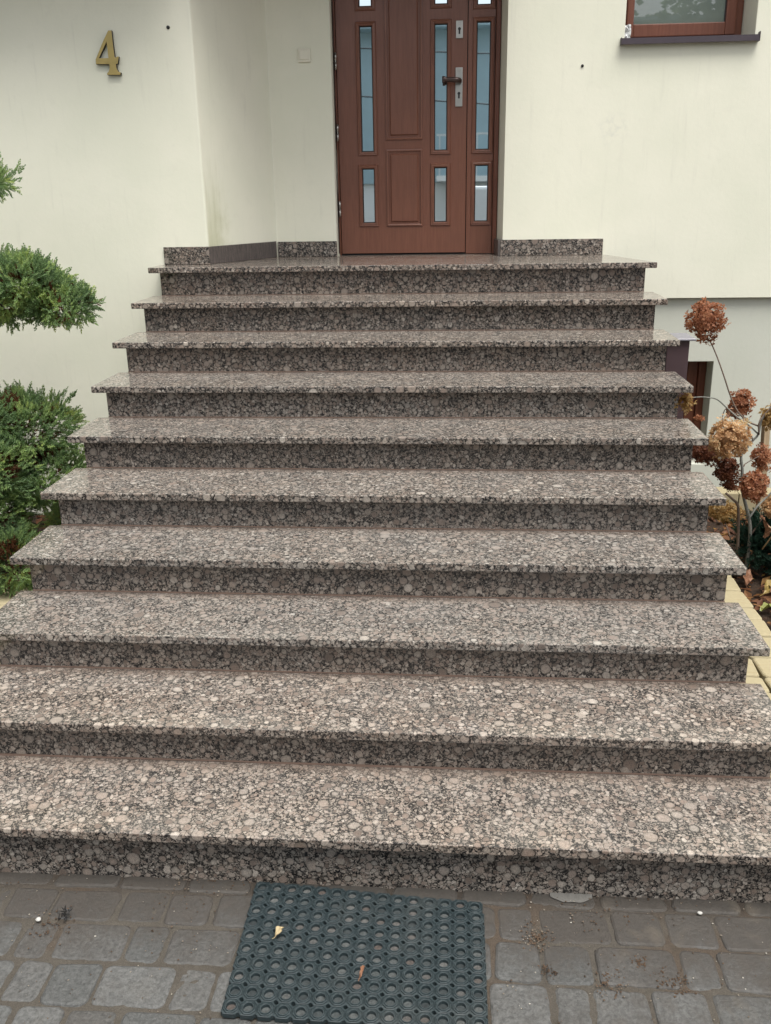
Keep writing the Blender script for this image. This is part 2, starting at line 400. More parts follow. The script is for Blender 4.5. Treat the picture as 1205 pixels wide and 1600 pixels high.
def smooth_path(pts, n=4):
    """Catmull-Rom"""
    P = [Vector(p) for p in pts]; P = [2 * P[0] - P[1]] + P + [2 * P[-1] - P[-2]]
    out = []
    for i in range(1, len(P) - 2):
        for k in range(n):
            t = k / n; p0, p1, p2, p3 = P[i - 1:i + 3]
            out.append(0.5 * ((2 * p1) + (p2 - p0) * t + (2 * p0 - 5 * p1 + 4 * p2 - p3) * t * t + (3 * p1 - p0 - 3 * p2 + p3) * t ** 3))
    out.append(P[-2]); return out
def tube(name, pts, radii, mat, parent=None, seg=8, n=4):
    q = smooth_path(pts, n) if n > 1 else [Vector(p) for p in pts]
    if isinstance(radii, (list, tuple)) and len(radii) == 2:
        radii = [radii[0] + (radii[1] - radii[0]) * i / (len(q) - 1) for i in range(len(q))]
    base = q[0].copy()
    vs, fs = tube_data([p - base for p in q], radii, seg)
    o = link(name, mesh(vs, fs, True), mat, parent); o.location = base - root_loc(parent); return o
class MB:
    """collects faces with one tint number per face"""
    def __init__(s): s.v, s.f, s.t = [], [], []
    def poly(s, pts, tint=0.5):
        i = len(s.v); s.v += [tuple(p) for p in pts]; s.f.append(tuple(range(i, i + len(pts)))); s.t.append(tint)
    def add(s, vs, fs, tint=0.5):
        i = len(s.v); s.v += [tuple(p) for p in vs]; s.f += [tuple(i + k for k in f) for f in fs]; s.t += [tint] * len(fs)
    def build(s, name, mat, parent=None, base=(0, 0, 0), smooth=False):
        b = Vector(base)
        me = mesh([tuple(Vector(p) - b) for p in s.v], s.f, smooth)
        at = me.attributes.new('tint', 'FLOAT', 'FACE'); at.data.foreach_set('value', s.t)
        o = link(name, me, mat, parent); o.location = b - root_loc(parent); return o

# ================================================================== THE PLACE
H, G, H0, FF = 0.16, 0.33184, 0.2045, 0.0526     # riser, going, first riser, nosing
HW, OV, TH = 1.3556, 0.0507, 0.030               # half width of risers, side overhang, slab thickness
ZL = H0 + 9 * H                                   # landing height

# ------------------------------------------------------------------ ground
g = link('ground', mesh([(-150, -150, -0.05), (150, -150, -0.05), (150, 150, -0.05), (-150, 150, -0.05)], [(0, 1, 2, 3)]), 'joint_sand')
tag(g, kind='structure')
rd = link('road', mesh([(-60, -10.5, -0.044), (60, -10.5, -0.044), (60, -5.2, -0.044), (-60, -5.2, -0.044)], [(0, 1, 2, 3)]), 'asphalt'); tag(rd, kind='structure')

# ------------------------------------------------------------------ stairs
st = empty('granite_staircase', 'wide ten-step staircase of polished brown speckled granite up to the front door', 'staircase', (0, 0, 0))
for k in range(10):
    y0, zt = k * G, H0 + k * H
    if k < 9:
        yb = y0 + G + FF - 0.004
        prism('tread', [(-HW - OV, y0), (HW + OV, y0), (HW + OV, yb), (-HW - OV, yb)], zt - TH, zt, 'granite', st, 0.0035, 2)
    else:                                         # the landing slab follows the house walls
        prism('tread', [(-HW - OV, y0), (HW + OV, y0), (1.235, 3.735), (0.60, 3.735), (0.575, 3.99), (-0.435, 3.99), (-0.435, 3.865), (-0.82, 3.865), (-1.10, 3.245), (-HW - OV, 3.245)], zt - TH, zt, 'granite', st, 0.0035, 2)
    zb = zt - (H if k else H0 + 0.03)
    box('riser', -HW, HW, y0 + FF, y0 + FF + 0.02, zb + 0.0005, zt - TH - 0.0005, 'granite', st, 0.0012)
    # rusty grout bead at the foot of each riser, on the tread below
    if k:
        mb = MB(); n = 60; rowa = []; rowb = []
        for i in range(n + 1):
            x = -HW + 2 * HW * i / n
            w = 0.005 + 0.004 * (mnoise.noise((x * 6, k * 5.3, 0)) + 0.5)
            rowa.append((x, y0 + FF - w, zb + 0.0007)); rowb.append((x, y0 + FF - 0.0005, zb + 0.004))
        for i in range(n): mb.poly((rowa[i], rowa[i + 1], rowb[i + 1], rowb[i]), 0.5)
        mb.build('grout_joint', 'grout', st)
for k in range(10):
    box('core_block', -HW + 0.015, HW - 0.015, k * G + FF + 0.0205, (k + 1) * G + FF + 0.02 if k < 9 else 3.24, -0.05, H0 + k * H - TH - 0.001, 'concrete', st)

# ------------------------------------------------------------------ house
house = empty('house', 'cream rendered house with a recessed brown front door and a grey plinth', 'house', (0, 3.9, 0))
ZT = 6.2
prism('wall', [(-7, 3.23), (-1.117, 3.23), (-0.828, 3.85), (-0.441, 3.85), (-0.432, 3.97), (-0.432, 4.4), (-7, 4.4)], -0.1, ZT, 'plaster', house, 0.008, 2, True)
# right wall with its window opening (x 1.274..2.0, from z 2.83 up)
WX0, WX1, WZ0, WZ1 = 1.274, 2.0, 2.83, 4.05
bm = bmesh.new()
def quad(bm, *p): bm.faces.new([bm.verts.new(q) for q in p])
def grid_wall(bm, xs, zs, holes, y, depth, outer_y=None):
    """front face at y with rectangular holes; hole jambs run back by depth"""
    for i in range(len(xs) - 1):
        for j in range(len(zs) - 1):
            a0, a1, b0, b1 = xs[i], xs[i + 1], zs[j], zs[j + 1]
            if (i, j) in holes:
                d = y + depth
                if (i - 1, j) not in holes: quad(bm, (a0, y, b0), (a0, d, b0), (a0, d, b1), (a0, y, b1))
                if (i + 1, j) not in holes: quad(bm, (a1, d, b0), (a1, y, b0), (a1, y, b1), (a1, d, b1))
                if (i, j - 1) not in holes: quad(bm, (a0, d, b0), (a0, y, b0), (a1, y, b0), (a1, d, b0))
                if (i, j + 1) not in holes: quad(bm, (a0, y, b1), (a0, d, b1), (a1, d, b1), (a1, y, b1))
            else:
                quad(bm, (a0, y, b0), (a1, y, b0), (a1, y, b1), (a0, y, b1))
def shift_mesh(bm, base):
    for v_ in bm.verts: v_.co -= Vector(base)
def finish(name, bm, mat, parent, base, bev=0.0, merge=True):
    if merge: bmesh.ops.remove_doubles(bm, verts=bm.verts, dist=1e-5)
    bmesh.ops.recalc_face_normals(bm, faces=bm.faces)
    if bev:
        es = [e_ for e_ in bm.edges if len(e_.link_faces) == 2 and e_.calc_face_angle(0) > 0.5]
        bmesh.ops.bevel(bm, geom=es, offset=bev, segments=2, profile=0.6, affect='EDGES')
    shift_mesh(bm, base)
    me = bpy.data.meshes.new('mesh'); bm.to_mesh(me); bm.free()
    o = link(name, me, mat, parent); o.location = Vector(base) - root_loc(parent); return o
PZ = 1.38
grid_wall(bm, [0.607, WX0, WX1, 7.0], [PZ, WZ0, WZ1, ZT], {(1, 1)}, 3.72, 0.40)
quad(bm, (0.607, 3.72, PZ), (0.578, 3.96, PZ), (0.578, 3.96, ZT), (0.607, 3.72, ZT))        # door reveal
quad(bm, (0.578, 3.96, PZ), (0.578, 4.4, PZ), (0.578, 4.4, ZT), (0.578, 3.96, ZT))
quad(bm, (0.607, 3.72, PZ), (0.607, 3.79, PZ), (7.0, 3.79, PZ), (7.0, 3.72, PZ))            # drip edge over the plinth
finish('wall', bm, 'plaster', house, (3.8, 4.0, 0), 0.006)
bm = bmesh.new()                                                                             # wall over the door
quad(bm, (-0.441, 3.85, 3.66), (0.607, 3.85, 3.66), (0.607, 3.85, ZT), (-0.441, 3.85, ZT))
quad(bm, (-0.441, 3.85, 3.66), (0.607, 3.85, 3.66), (0.607, 4.4, 3.66), (-0.441, 4.4, 3.66))
finish('wall', bm, 'plaster', house, (0.08, 4.0, 3.66))
bm = bmesh.new()                                                                             # plinth with cellar window
grid_wall(bm, [0.9, 1.30, 1.962, 7.0], [-0.1, 0.30, 0.978, PZ + 0.02], {(1, 1)}, 3.755, 0.30)
finish('plinth', bm, 'plinth_plaster', house, (3.8, 3.9, 0), 0.004)
box('interior_wall', -3, 6, 4.42, 4.5, -0.1, ZT, 'black', house)

# overhangs that shade the upper walls (out of frame, above)
box('balcony_slab', -7.0, -1.20, 2.84, 3.4, 3.40, 3.58, 'soffit_paint', house)
box('porch_ceiling', -1.15, 0.66, 2.84, 3.9, 3.66, 3.84, 'porch_wood', house)
box('eaves', -8, 8, 3.1, 4.5, ZT, ZT + 0.2, 'soffit_paint', house)

# granite skirting round the landing
SK = 0.100
def skirt(p, q, th, z1, mat='granite'):
    p, q = Vector((*p, 0)), Vector((*q, 0)); d = (q - p).normalized(); nn = Vector((d.y, -d.x, 0)) * th
    pts = [p + nn, q + nn, q, p]
    return prism('skirting_slab', [(v_.x, v_.y) for v_ in pts], ZL + 0.0006, ZL + z1, mat, house, 0.0015, 1)
skirt((-1.378, 3.2285), (-1.108, 3.2285), 0.014, SK)
skirt((-1.1165, 3.2165), (-0.8325, 3.8365), 0.004, SK, 'reflection_streak_granite')
skirt((-0.822, 3.8485), (-0.439, 3.8485), 0.013, SK - 0.004)
skirt((0.594, 3.7185), (1.217, 3.7185), 0.014, SK - 0.004)
prism('skirting_slab', [(0.5925, 3.705), (0.5925, 3.7325), (0.5765, 3.93), (0.5625, 3.93), (0.578, 3.705)], ZL + 0.0006, ZL + SK - 0.005, 'reflection_streak_granite', house, 0.001, 1)

# plug holes left in the render
def plug(x, y, z, r):
    vs, fs = tube_data([(0, 0.004, 0), (0, -0.004, 0), (0, -0.007, -0.001)], [r, r, r * 0.6], 9)
    o = link('wall_plug', mesh(vs, fs, True), 'black', house); o.location = Vector((x, y, z)) - house.location
plug(1.042, 3.72, 2.703, 0.0085); plug(-1.245, 3.23, 2.889, 0.0095)

# ------------------------------------------------------------------ front door
YD = 3.95
def moulding(parent, x0, x1, z0, z1, prof, mat, y=YD, name='moulding'):
    """mitred picture-frame moulding; prof = (outward offset, y offset) pairs"""
    mb = MB(); cx, cz = (x0 + x1) / 2, (z0 + z1) / 2
    for i in range(len(prof) - 1):
        (o0, h0_), (o1, h1_) = prof[i], prof[i + 1]
        A = [(x0 - o0, y + h0_, z0 - o0), (x1 + o0, y + h0_, z0 - o0), (x1 + o0, y + h0_, z1 + o0), (x0 - o0, y + h0_, z1 + o0)]
        B = [(x0 - o1, y + h1_, z0 - o1), (x1 + o1, y + h1_, z0 - o1), (x1 + o1, y + h1_, z1 + o1), (x0 - o1, y + h1_, z1 + o1)]
        for k in range(4): mb.poly((A[k], A[(k + 1) % 4], B[(k + 1) % 4], B[k]))
    return mb.build(name, mat, parent, (cx, y, cz))
GLP = [(-0.0005, 0.016), (-0.0005, -0.006), (0.003, -0.010), (0.009, -0.011), (0.014, -0.008), (0.018, -0.009), (0.022, -0.005), (0.024, 0.001)]
def leaf(name, xs, zs, holes, parent, mat='door_wood'):
    bm = bmesh.new(); grid_wall(bm, xs, zs, holes, YD, 0.020)
    x0, x1, z0, z1 = xs[0], xs[-1], zs[0], zs[-1]; d = YD + 0.05
    quad(bm, (x0, YD, z0), (x0, d, z0), (x0, d, z1), (x0, YD, z1)); quad(bm, (x1, YD, z0), (x1, d, z0), (x1, d, z1), (x1, YD, z1))
    quad(bm, (x0, YD, z0), (x1, YD, z0), (x1, d, z0), (x0, d, z0)); quad(bm, (x0, YD, z1), (x1, YD, z1), (x1, d, z1), (x0, d, z1))
    return finish(name, bm, mat, parent, ((x0 + x1) / 2, YD, z0))
ZS = [1.657, 1.845, 2.174, 2.272, 2.983, 3.086, 3.56, 3.655]
door = leaf('front_door', [-0.4195, -0.278, -0.199, 0.178, 0.258, 0.3775], ZS, {(c, r_) for c in (1, 3) for r_ in (1, 3, 5)}, house)
side = leaf('door_sidelight', [0.3825, 0.433, 0.518, 0.5445], [1.649, 1.845, 2.183, 2.272, 2.988, 3.076, 3.56, 3.655], {(1, 1), (1, 3), (1, 5)}, house)
def pane(parent, x0, x1, z0, z1):
    box('pane', x0, x1, YD + 0.014, YD + 0.018, z0, z1, 'mirror_glass', parent)
    moulding(parent, x0, x1, z0, z1, GLP, 'door_wood')
    moulding(parent, x0, x1, z0, z1, [(-0.006, 0.0135), (-0.006, 0.009), (0.0, 0.009)], 'gasket', name='gasket')
for x0, x1 in ((-0.278, -0.199), (0.178, 0.258)):
    for z0, z1 in ((1.845, 2.174), (2.272, 2.983), (3.086, 3.56)): pane(door, x0, x1, z0, z1)
for z0, z1 in ((1.845, 2.183), (2.272, 2.988), (3.076, 3.56)): pane(side, 0.433, 0.518, z0, z1)
PNP = [(0.034, 0.001), (0.032, -0.007), (0.026, -0.009), (0.020, -0.006), (0.016, 0.006), (0.012, 0.0075), (0.004, -0.005), (0.0, -0.009)]
for z0, z1 in ((1.856, 2.250), (2.371, 3.50)):
    pn = box('door_panel', -0.091, 0.072, YD - 0.009, YD + 0.004, z0, z1, 'door_wood', door)
    moulding(door, -0.091, 0.072, z0, z1, PNP, 'door_wood')
# dark groove behind the recessed ring is the shadow of the profile itself
box('door_frame', -0.4318, -0.4235, 3.936, 4.02, 1.646, 3.659, 'frame_wood', house, 0.001)
box('door_frame', 0.5485, 0.5770, 3.936, 4.02, 1.646, 3.659, 'frame_wood', house, 0.003)
box('threshold', -0.430, 0.56, 3.957, 4.03, ZL + 0.0005, ZL + 0.006, 'black', house)
box('door_rebate', -0.43, 0.58, 4.021, 4.06, ZL + 0.001, 3.659, 'black', house)
for zc in (2.789, 2.385, 1.932):                  # hinges with their bare plaster scars
    mb = MB()
    for dz, r_, ln in ((0.026, 0.0075, 0.040), (-0.024, 0.0075, 0.036)):
        vs, fs = tube_data([(-0.424, 3.925, zc + dz - ln / 2), (-0.424, 3.925, zc + dz + ln / 2)], r_, 10); mb.add(vs, fs)
    vs, fs = tube_data([(-0.424, 3.925, zc - 0.048), (-0.424, 3.925, zc + 0.050)], 0.0045, 8); mb.add(vs, fs)
    mb.build('hinge', 'satin_metal', door, (-0.424, 3.925, zc), True)
# ragged strip of mounting foam and bare render beside the frame
mb = MB(); rnd = random.Random(4)
zz = 1.66; prev = None
while zz < 3.7:
    w = 0.003 + 0.010 * max(0, mnoise.noise((zz * 5, 3.3, 0)) + 0.25) + rnd.random() * 0.003
    cur = ((-0.4335, 3.90, zz), (-0.4335 + w * 0.2, 3.90 + w * 3.0, zz))
    if prev: mb.poly((prev[0], prev[1], cur[1], cur[0]))
    prev = cur; zz += 0.02
mb.build('mounting_gap', 'bronze', house, (-0.4335, 3.9, 1.66))
# lock plates and lever
def keyhole(parent, x, z, y):
    mb = MB()
    vs, fs = tube_data([(x, y + 0.002, z + 0.010), (x, y - 0.0015, z + 0.010)], 0.0088, 14); mb.add(vs, fs)
    pts = [(x - 0.005, z + 0.006), (x + 0.005, z + 0.006), (x + 0.005, z - 0.018), (x - 0.005, z - 0.018)]
    mb.poly([(px, y - 0.0012, pz) for px, pz in pts])
    o = mb.build('keyhole', 'black', parent, (x, y, z)); return o
for (x0, x1, z0, z1, kz) in ((0.308, 0.350, 2.898, 2.995, 2.940), (0.3075, 0.351, 2.5205, 2.740, 2.585)):
    lp = box('lock_plate', x0, x1, YD - 0.008, YD - 0.0005, z0, z1, 'satin_metal', door, 0.003, 2)
    xm = (x0 + x1) / 2
    keyhole(door, xm, kz, YD - 0.0082)
    box('screw_cap', xm - 0.009, xm + 0.009, YD - 0.0095, YD - 0.0082, z1 - 0.022, z1 - 0.010, 'satin_metal', door, 0.001)
hd = tube('door_handle', [(0.331, YD - 0.008, 2.665), (0.331, YD - 0.030, 2.665), (0.322, YD - 0.050, 2.666), (0.290, YD - 0.056, 2.668), (0.250, YD - 0.056, 2.669), (0.228, YD - 0.055, 2.669)], [0.016, 0.0155, 0.0155, 0.0155, 0.0155, 0.0155, 0.0155, 0.0155, 0.0155, 0.0155, 0.0155, 0.0155, 0.015, 0.0148, 0.0148, 0.0148, 0.0148, 0.0195, 0.0205, 0.0205, 0.0195], 'bronze', door, 16, 4)

# ------------------------------------------------------------------ window on the right
win = empty('window'); win.parent = house; win.location = Vector((1.64, 4.0, 2.85)) - house.location
YW = 4.0
def bar(name, x0, x1, z0, z1, y0, y1, mat, parent, bev=0.004): return box(name, x0, x1, y0, y1, z0, z1, mat, parent, bev, 2)
bar('window_frame', WX0 + 0.002, 1.338, 2.862, WZ1, YW, YW + 0.07, 'frame_wood', win)
bar('window_frame', 1.952, WX1 - 0.002, 2.862, WZ1, YW, YW + 0.07, 'frame_wood', win)
bar('window_frame', 1.338, 1.952, 2.862, 2.888, YW + 0.003, YW + 0.07, 'frame_wood', win)
bar('sash', 1.322, 1.362, 2.880, WZ1 - 0.01, YW - 0.022, YW + 0.03, 'frame_wood', win, 0.006)
bar('sash', 1.897, 1.956, 2.880, WZ1 - 0.01, YW - 0.022, YW + 0.03, 'frame_wood', win, 0.006)
bar('sash', 1.362, 1.897, 2.880, 2.951, YW - 0.021, YW + 0.03, 'frame_wood', win, 0.006)
bar('gasket', 1.891, 1.8975, 2.951, WZ1 - 0.02, YW - 0.004, YW + 0.01, 'gasket', win, 0.0)
box('pane', 1.362, 1.8975, YW + 0.004, YW + 0.010, 2.951, WZ1 - 0.02, 'window_glass', win)
bm = bmesh.new()                                   # folded metal sill with turned-up ends
prof = [(3.995, 2.862), (3.682, 2.836), (3.680, 2.804), (3.692, 2.804), (3.692, 2.830), (3.995, 2.850)]
L = [bm.verts.new((1.253, y, z)) for y, z in prof]; Rr = [bm.verts.new((2.017, y, z)) for y, z in prof]
for i in range(6): bm.faces.new((L[i], L[(i + 1) % 6], Rr[(i + 1) % 6], Rr[i]))
bm.faces.new(L); bm.faces.new(list(reversed(Rr)))
finish('sill', bm, 'sill_metal', win, (1.64, 3.75, 2.83), merge=False)
box('sill_end', 2.0175, 2.021, 3.679, 3.7185, 2.802, 2.852, 'sill_metal', win, 0.001)
box('sill_end', 1.249, 1.2525, 3.679, 3.7185, 2.802, 2.840, 'sill_metal', win, 0.001)
mb = MB(); rnd = random.Random(3)                  # torn piece of white protective film
nx_, nz_ = 5, 7; gv = {}
for i in range(nx_):
    for j in range(nz_):
        gv[i, j] = (1.300 + 0.036 * i / (nx_ - 1) + 0.003 * rnd.uniform(-1, 1), 3.905 + rnd.uniform(-0.010, 0.010), 2.862 + 0.075 * j / (nz_ - 1) + 0.003 * rnd.uniform(-1, 1))
for i in range(nx_ - 1):
    for j in range(nz_ - 1): mb.poly((gv[i, j], gv[i + 1, j], gv[i + 1, j + 1], gv[i, j + 1]))
mb.build('torn_film', 'white_tape', win, (1.32, 3.9, 2.862))

# cellar window
cw = empty('cellar_window'); cw.parent = house; cw.location = Vector((1.7, 3.9, 0.31)) - house.location
bar('window_frame', 1.913, 1.960, 0.302, 0.976, 3.90, 3.96, 'frame_wood', cw)
bar('sash', 1.845, 1.911, 0.302, 0.976, 3.915, 3.96, 'frame_wood', cw, 0.006)
bar('window_frame', 1.302, 1.345, 0.302, 0.976, 3.90, 3.96, 'frame_wood', cw)
bar('sash', 1.345, 1.845, 0.905, 0.976, 3.916, 3.96, 'frame_wood', cw, 0.006)
bar('sash', 1.345, 1.845, 0.302, 0.365, 3.916, 3.96, 'frame_wood', cw, 0.006)
box('pane', 1.345, 1.845, 3.93, 3.936, 0.365, 0.905, 'dark_glass', cw)

# ------------------------------------------------------------------ things on the wall
four = [(-1.5718, 2.879), (-1.5559, 2.8786), (-1.5547, 2.7952), (-1.5529, 2.7455), (-1.5443, 2.7453), (-1.539, 2.7495), (-1.5298, 2.7497), (-1.5379, 2.7162), (-1.5487, 2.7165), (-1.5481, 2.6931), (-1.5413, 2.6762), (-1.5279, 2.6711), (-1.529, 2.6606), (-1.6024, 2.6624), (-1.6016, 2.6691), (-1.5908, 2.6784), (-1.5847, 2.694), (-1.5844, 2.7155), (-1.6587, 2.7173), (-1.6583, 2.7388), (-1.6433, 2.7645), (-1.6063, 2.8271)]
hole = [(-1.5874, 2.828), (-1.6123, 2.7896), (-1.6425, 2.7445), (-1.5855, 2.7431), (-1.5858, 2.7866)]
cu = bpy.data.curves.new('four', 'CURVE'); cu.dimensions = '2D'; cu.fill_mode = 'BOTH'; cu.extrude = 0.010; cu.bevel_depth = 0.0012
for loop in (four, hole):
    sp = cu.splines.new('POLY'); sp.points.add(len(loop) - 1); sp.use_cyclic_u = True
    for i, (x, z) in enumerate(loop): sp.points[i].co = (x + 1.59, z - 2.66, 0, 1)
tmp = bpy.data.objects.new('tmp', cu); C.objects.link(tmp)
dg = bpy.context.evaluated_depsgraph_get(); me4 = bpy.data.meshes.new_from_object(tmp.evaluated_get(dg))
bpy.data.objects.remove(tmp)
for v_ in me4.vertices: v_.co = Vector((v_.co.x, -v_.co.z, v_.co.y))
me4.materials.clear(); me4.materials.append(M['brass']); me4.materials.append(M['dark_edge'])
for p_ in me4.polygons: p_.material_index = 0 if abs(p_.normal.y) > 0.5 else 1
o = link('house_number', me4, None, None, (-1.59, 3.2185, 2.66))
tag(o, 'brass house number 4 with serifs on the left cream wall', 'house number')

sw = empty('wall_switch', 'small square cream wall switch left of the front door', 'switch', (-0.602, 3.848, 2.779))
box('surround', -0.640, -0.564, 3.839, 3.8485, 2.779, 2.855, 'switch_plastic', sw, 0.003, 2)
box('rocker', -0.629, -0.575, 3.8345, 3.8388, 2.793, 2.844, 'switch_plastic', sw, 0.0015, 2)

# ------------------------------------------------------------------ narrow sheet-metal cabinet beside the steps
cab = empty('metal_cabinet', 'narrow brown sheet-metal cabinet with a thin pale lid right of the steps', 'cabinet', (1.47, 2.7, 0))
box('body', 1.412, 1.525, 2.62, 2.80, 0.0, 1.277, 'brown_metal', cab, 0.003, 2)
box('lid', 1.409, 1.552, 2.60, 2.82, 1.279, 1.290, 'pale_lid', cab, 0.002, 1)

# ------------------------------------------------------------------ paving
vs, fs = [], []
nx_, ny_ = 330, 130                              # worn bed of sand that laps over the paver edges
for j in range(ny_ + 1):
    for i in range(nx_ + 1):
        x = -1.95 + 3.9 * i / nx_; y_ = -1.2 + 1.3 * j / ny_
        z = -0.0040 + 0.0030 * mnoise.noise((x * 9, y_ * 9, 0.3)) + 0.0030 * mnoise.noise((x * 34, y_ * 34, 4)) + 0.0015 * mnoise.noise((x * 90, y_ * 90, 2))
        z -= 0.0010 * max(0.0, min(1.0, (y_ + 0.04) / 0.08))
        vs.append((x, y_, z))
for j in range(ny_):
    for i in range(nx_):
        a_ = j * (nx_ + 1) + i; fs.append((a_, a_ + 1, a_ + nx_ + 2, a_ + nx_ + 1))
pav = link('paving', mesh(vs, fs, True), 'joint_sand'); tag(pav, kind='structure')
pm_cache = {}
def paver_mesh(w, d, var, corner=0.022, hgt=0.05, mat='paver'):
    key = (round(w, 2), round(d, 2), var, mat)
    if key in pm_cache: return pm_cache[key]
    r_ = random.Random(int(w * 1000) * 31 + int(d * 1000) * 7 + var)
    loops = []
    for inset, z in ((0.0, -hgt), (0.0, -0.008), (0.003, -0.0030), (0.009, 0.0)):
        lp = []
        for cx, cy, a0 in ((1, 1, 0), (-1, 1, 90), (-1, -1, 180), (1, -1, 270)):
            c_ = corner * (0.8 + 0.5 * ((var * 7 + cx * 3 + cy) % 5) / 5)
            for k in range(4):
                th = R(a0 + 30 * k)
                lp.append(((w / 2 - c_) * cx + (c_ - inset) * math.cos(th), (d / 2 - c_) * cy + (c_ - inset) * math.sin(th), z))
        loops.append(lp)
    cj = [(r_.uniform(-.004, .004), r_.uniform(-.004, .004)) for _ in range(4)]
    rj = [(cj[i // 4][0] + r_.uniform(-.0006, .0006), cj[i // 4][1] + r_.uniform(-.0006, .0006)) for i in range(16)]
    vs, fs = [], []
    for lp in loops: vs += [(p[0] + rj[i][0], p[1] + rj[i][1], p[2]) for i, p in enumerate(lp)]
    for l in range(3):
        for i in range(16):
            j = (i + 1) % 16; fs.append((l * 16 + i, l * 16 + j, (l + 1) * 16 + j, (l + 1) * 16 + i))
    fs.append(tuple(range(48, 64)))
    me = mesh(vs, fs); me.materials.append(M[mat]); pm_cache[key] = me
    return me
rows = [
    (0.065, -0.004, [-1.62, -1.36, -1.10, -0.90, -0.69, -0.48, -0.27, -0.06, 0.15, 0.36, 0.565, 0.77, 0.98, 1.19, 1.40]),
    (-0.004, -0.141, [-1.35, -1.21, -1.005, -0.86, -0.659, -0.512, -0.371, -0.22, -0.02, 0.12, 0.26, 0.467, 0.581, 0.795, 0.94, 1.09, 1.29, 1.44]),
    (-0.141, -0.286, [-1.42, -1.21, -1.07, -0.90, -0.796, -0.58, -0.468, -0.262, -0.12, 0.02, 0.24, 0.451, 0.583, 0.728, 0.957, 1.06, 1.26, 1.41]),
    (-0.286, -0.434, [-1.36, -1.16, -1.01, -0.86, -0.756, -0.615, -0.406, -0.297, -0.09, 0.06, 0.27, 0.434, 0.601, 0.703, 0.857, 1.01, 1.22, 1.36]),
    (-0.434, -0.580, [-1.30, -1.10, -0.98, -0.80, -0.657, -0.519, -0.31, -0.17, 0.03, 0.17, 0.38, 0.50, 0.71, 0.85, 1.06, 1.16, 1.36]),
]
rr = random.Random(21); y = -0.580
for k in range(4):
    xs = [-1.3 - 0.1 * rr.random()]
    while xs[-1] < 1.3: xs.append(xs[-1] + rr.choice((0.105, 0.145, 0.21, 0.145)))
    rows.append((y, y - 0.146, xs)); y -= 0.146
for ya, yb, xs in rows:
    # finish the row towards both sides
    while xs[0] > -1.9: xs.insert(0, xs[0] - rr.choice((0.105, 0.145, 0.21)))
    while xs[-1] < 1.9: xs.append(xs[-1] + rr.choice((0.105, 0.145, 0.21)))
    for i in range(len(xs) - 1):
        w = xs[i + 1] - xs[i] - 0.008; d = ya - yb - 0.007
        ww = round(w, 2)
        if ww < 0.05: continue
        o = link('paver', paver_mesh(ww, round(d, 2), rr.randrange(3)), None, pav)
        o.location = ((xs[i] + xs[i + 1]) / 2, (ya + yb) / 2, 0.0 + rr.uniform(-0.0025, 0.002))
        o.scale = (w / ww, d / round(d, 2), 1)
        o.rotation_euler = (R(rr.uniform(-0.7, 0.7)), R(rr.uniform(-0.7, 0.7)), R(rr.uniform(-0.9, 0.9)))
# side strips of yellow pavers along the flights, two abreast
ZY = 0.15
for sx, outer, mid in ((1, 1.742, 1.575), (-1, -1.985, -1.77)):
    nm = 'garden_kerb'
    kb = empty(nm, 'strip of yellow concrete pavers along the %s side of the stairs' % ('right' if sx > 0 else 'left'), 'kerb', (sx * 1.6, 1.0, 0))
    y = -0.25; n = 0
    while y < 2.75:
        d = rr.choice((0.165, 0.20, 0.13))
        for xa, xb in ((sx * 1.372, mid), (mid, outer)):
            w = abs(xb - xa) - 0.008; dd = d - 0.007
            me = paver_mesh(round(w, 2), round(dd, 2), n % 3, 0.018, 0.18, 'yellow_paver')
            o = link('paver', me, None, kb)
            o.location = Vector(((xa + xb) / 2, y + d / 2, ZY + rr.uniform(-0.002, 0.002))) - kb.location
            o.scale = (w / round(w, 2), dd / round(dd, 2), 1); n += 1
        y += d
# kerb along the house plinth
kb = empty('wall_kerb', 'low yellow kerb in front of the grey plinth behind the dried hydrangea', 'kerb', (2.2, 3.45, 0))
for i in range(8):
    box('kerb_block', 1.30 + 0.4 * i, 1.695 + 0.4 * i, 3.38, 3.52, 0.0, 0.215 + 0.003 * (i % 2), 'yellow_paver', kb, 0.006, 2)

# ------------------------------------------------------------------ flower beds
def bed(name, x0, x1, y0, y1, z, seed):
    nx_, ny_ = 40, 60; vs = []; fs = []
    for j in range(ny_ + 1):
        for i in range(nx_ + 1):
            x = x0 + (x1 - x0) * i / nx_; y_ = y0 + (y1 - y0) * j / ny_
            vs.append((x, y_, z + 0.022 * mnoise.noise((x * 5, y_ * 5, seed)) + 0.012 * mnoise.noise((x * 17, y_ * 17, seed))))
    for j in range(ny_):
        for i in range(nx_):
            a_ = j * (nx_ + 1) + i; fs.append((a_, a_ + 1, a_ + nx_ + 2, a_ + nx_ + 1))
    o = link(name, mesh(vs, fs, True), 'soil'); return tag(o, kind='structure')
bed('flower_bed', 1.36, 4.6, -0.3, 3.8, 0.085, 1.0)
bed('flower_bed', -4.8, -1.36, -0.3, 3.3, 0.085, 5.0)

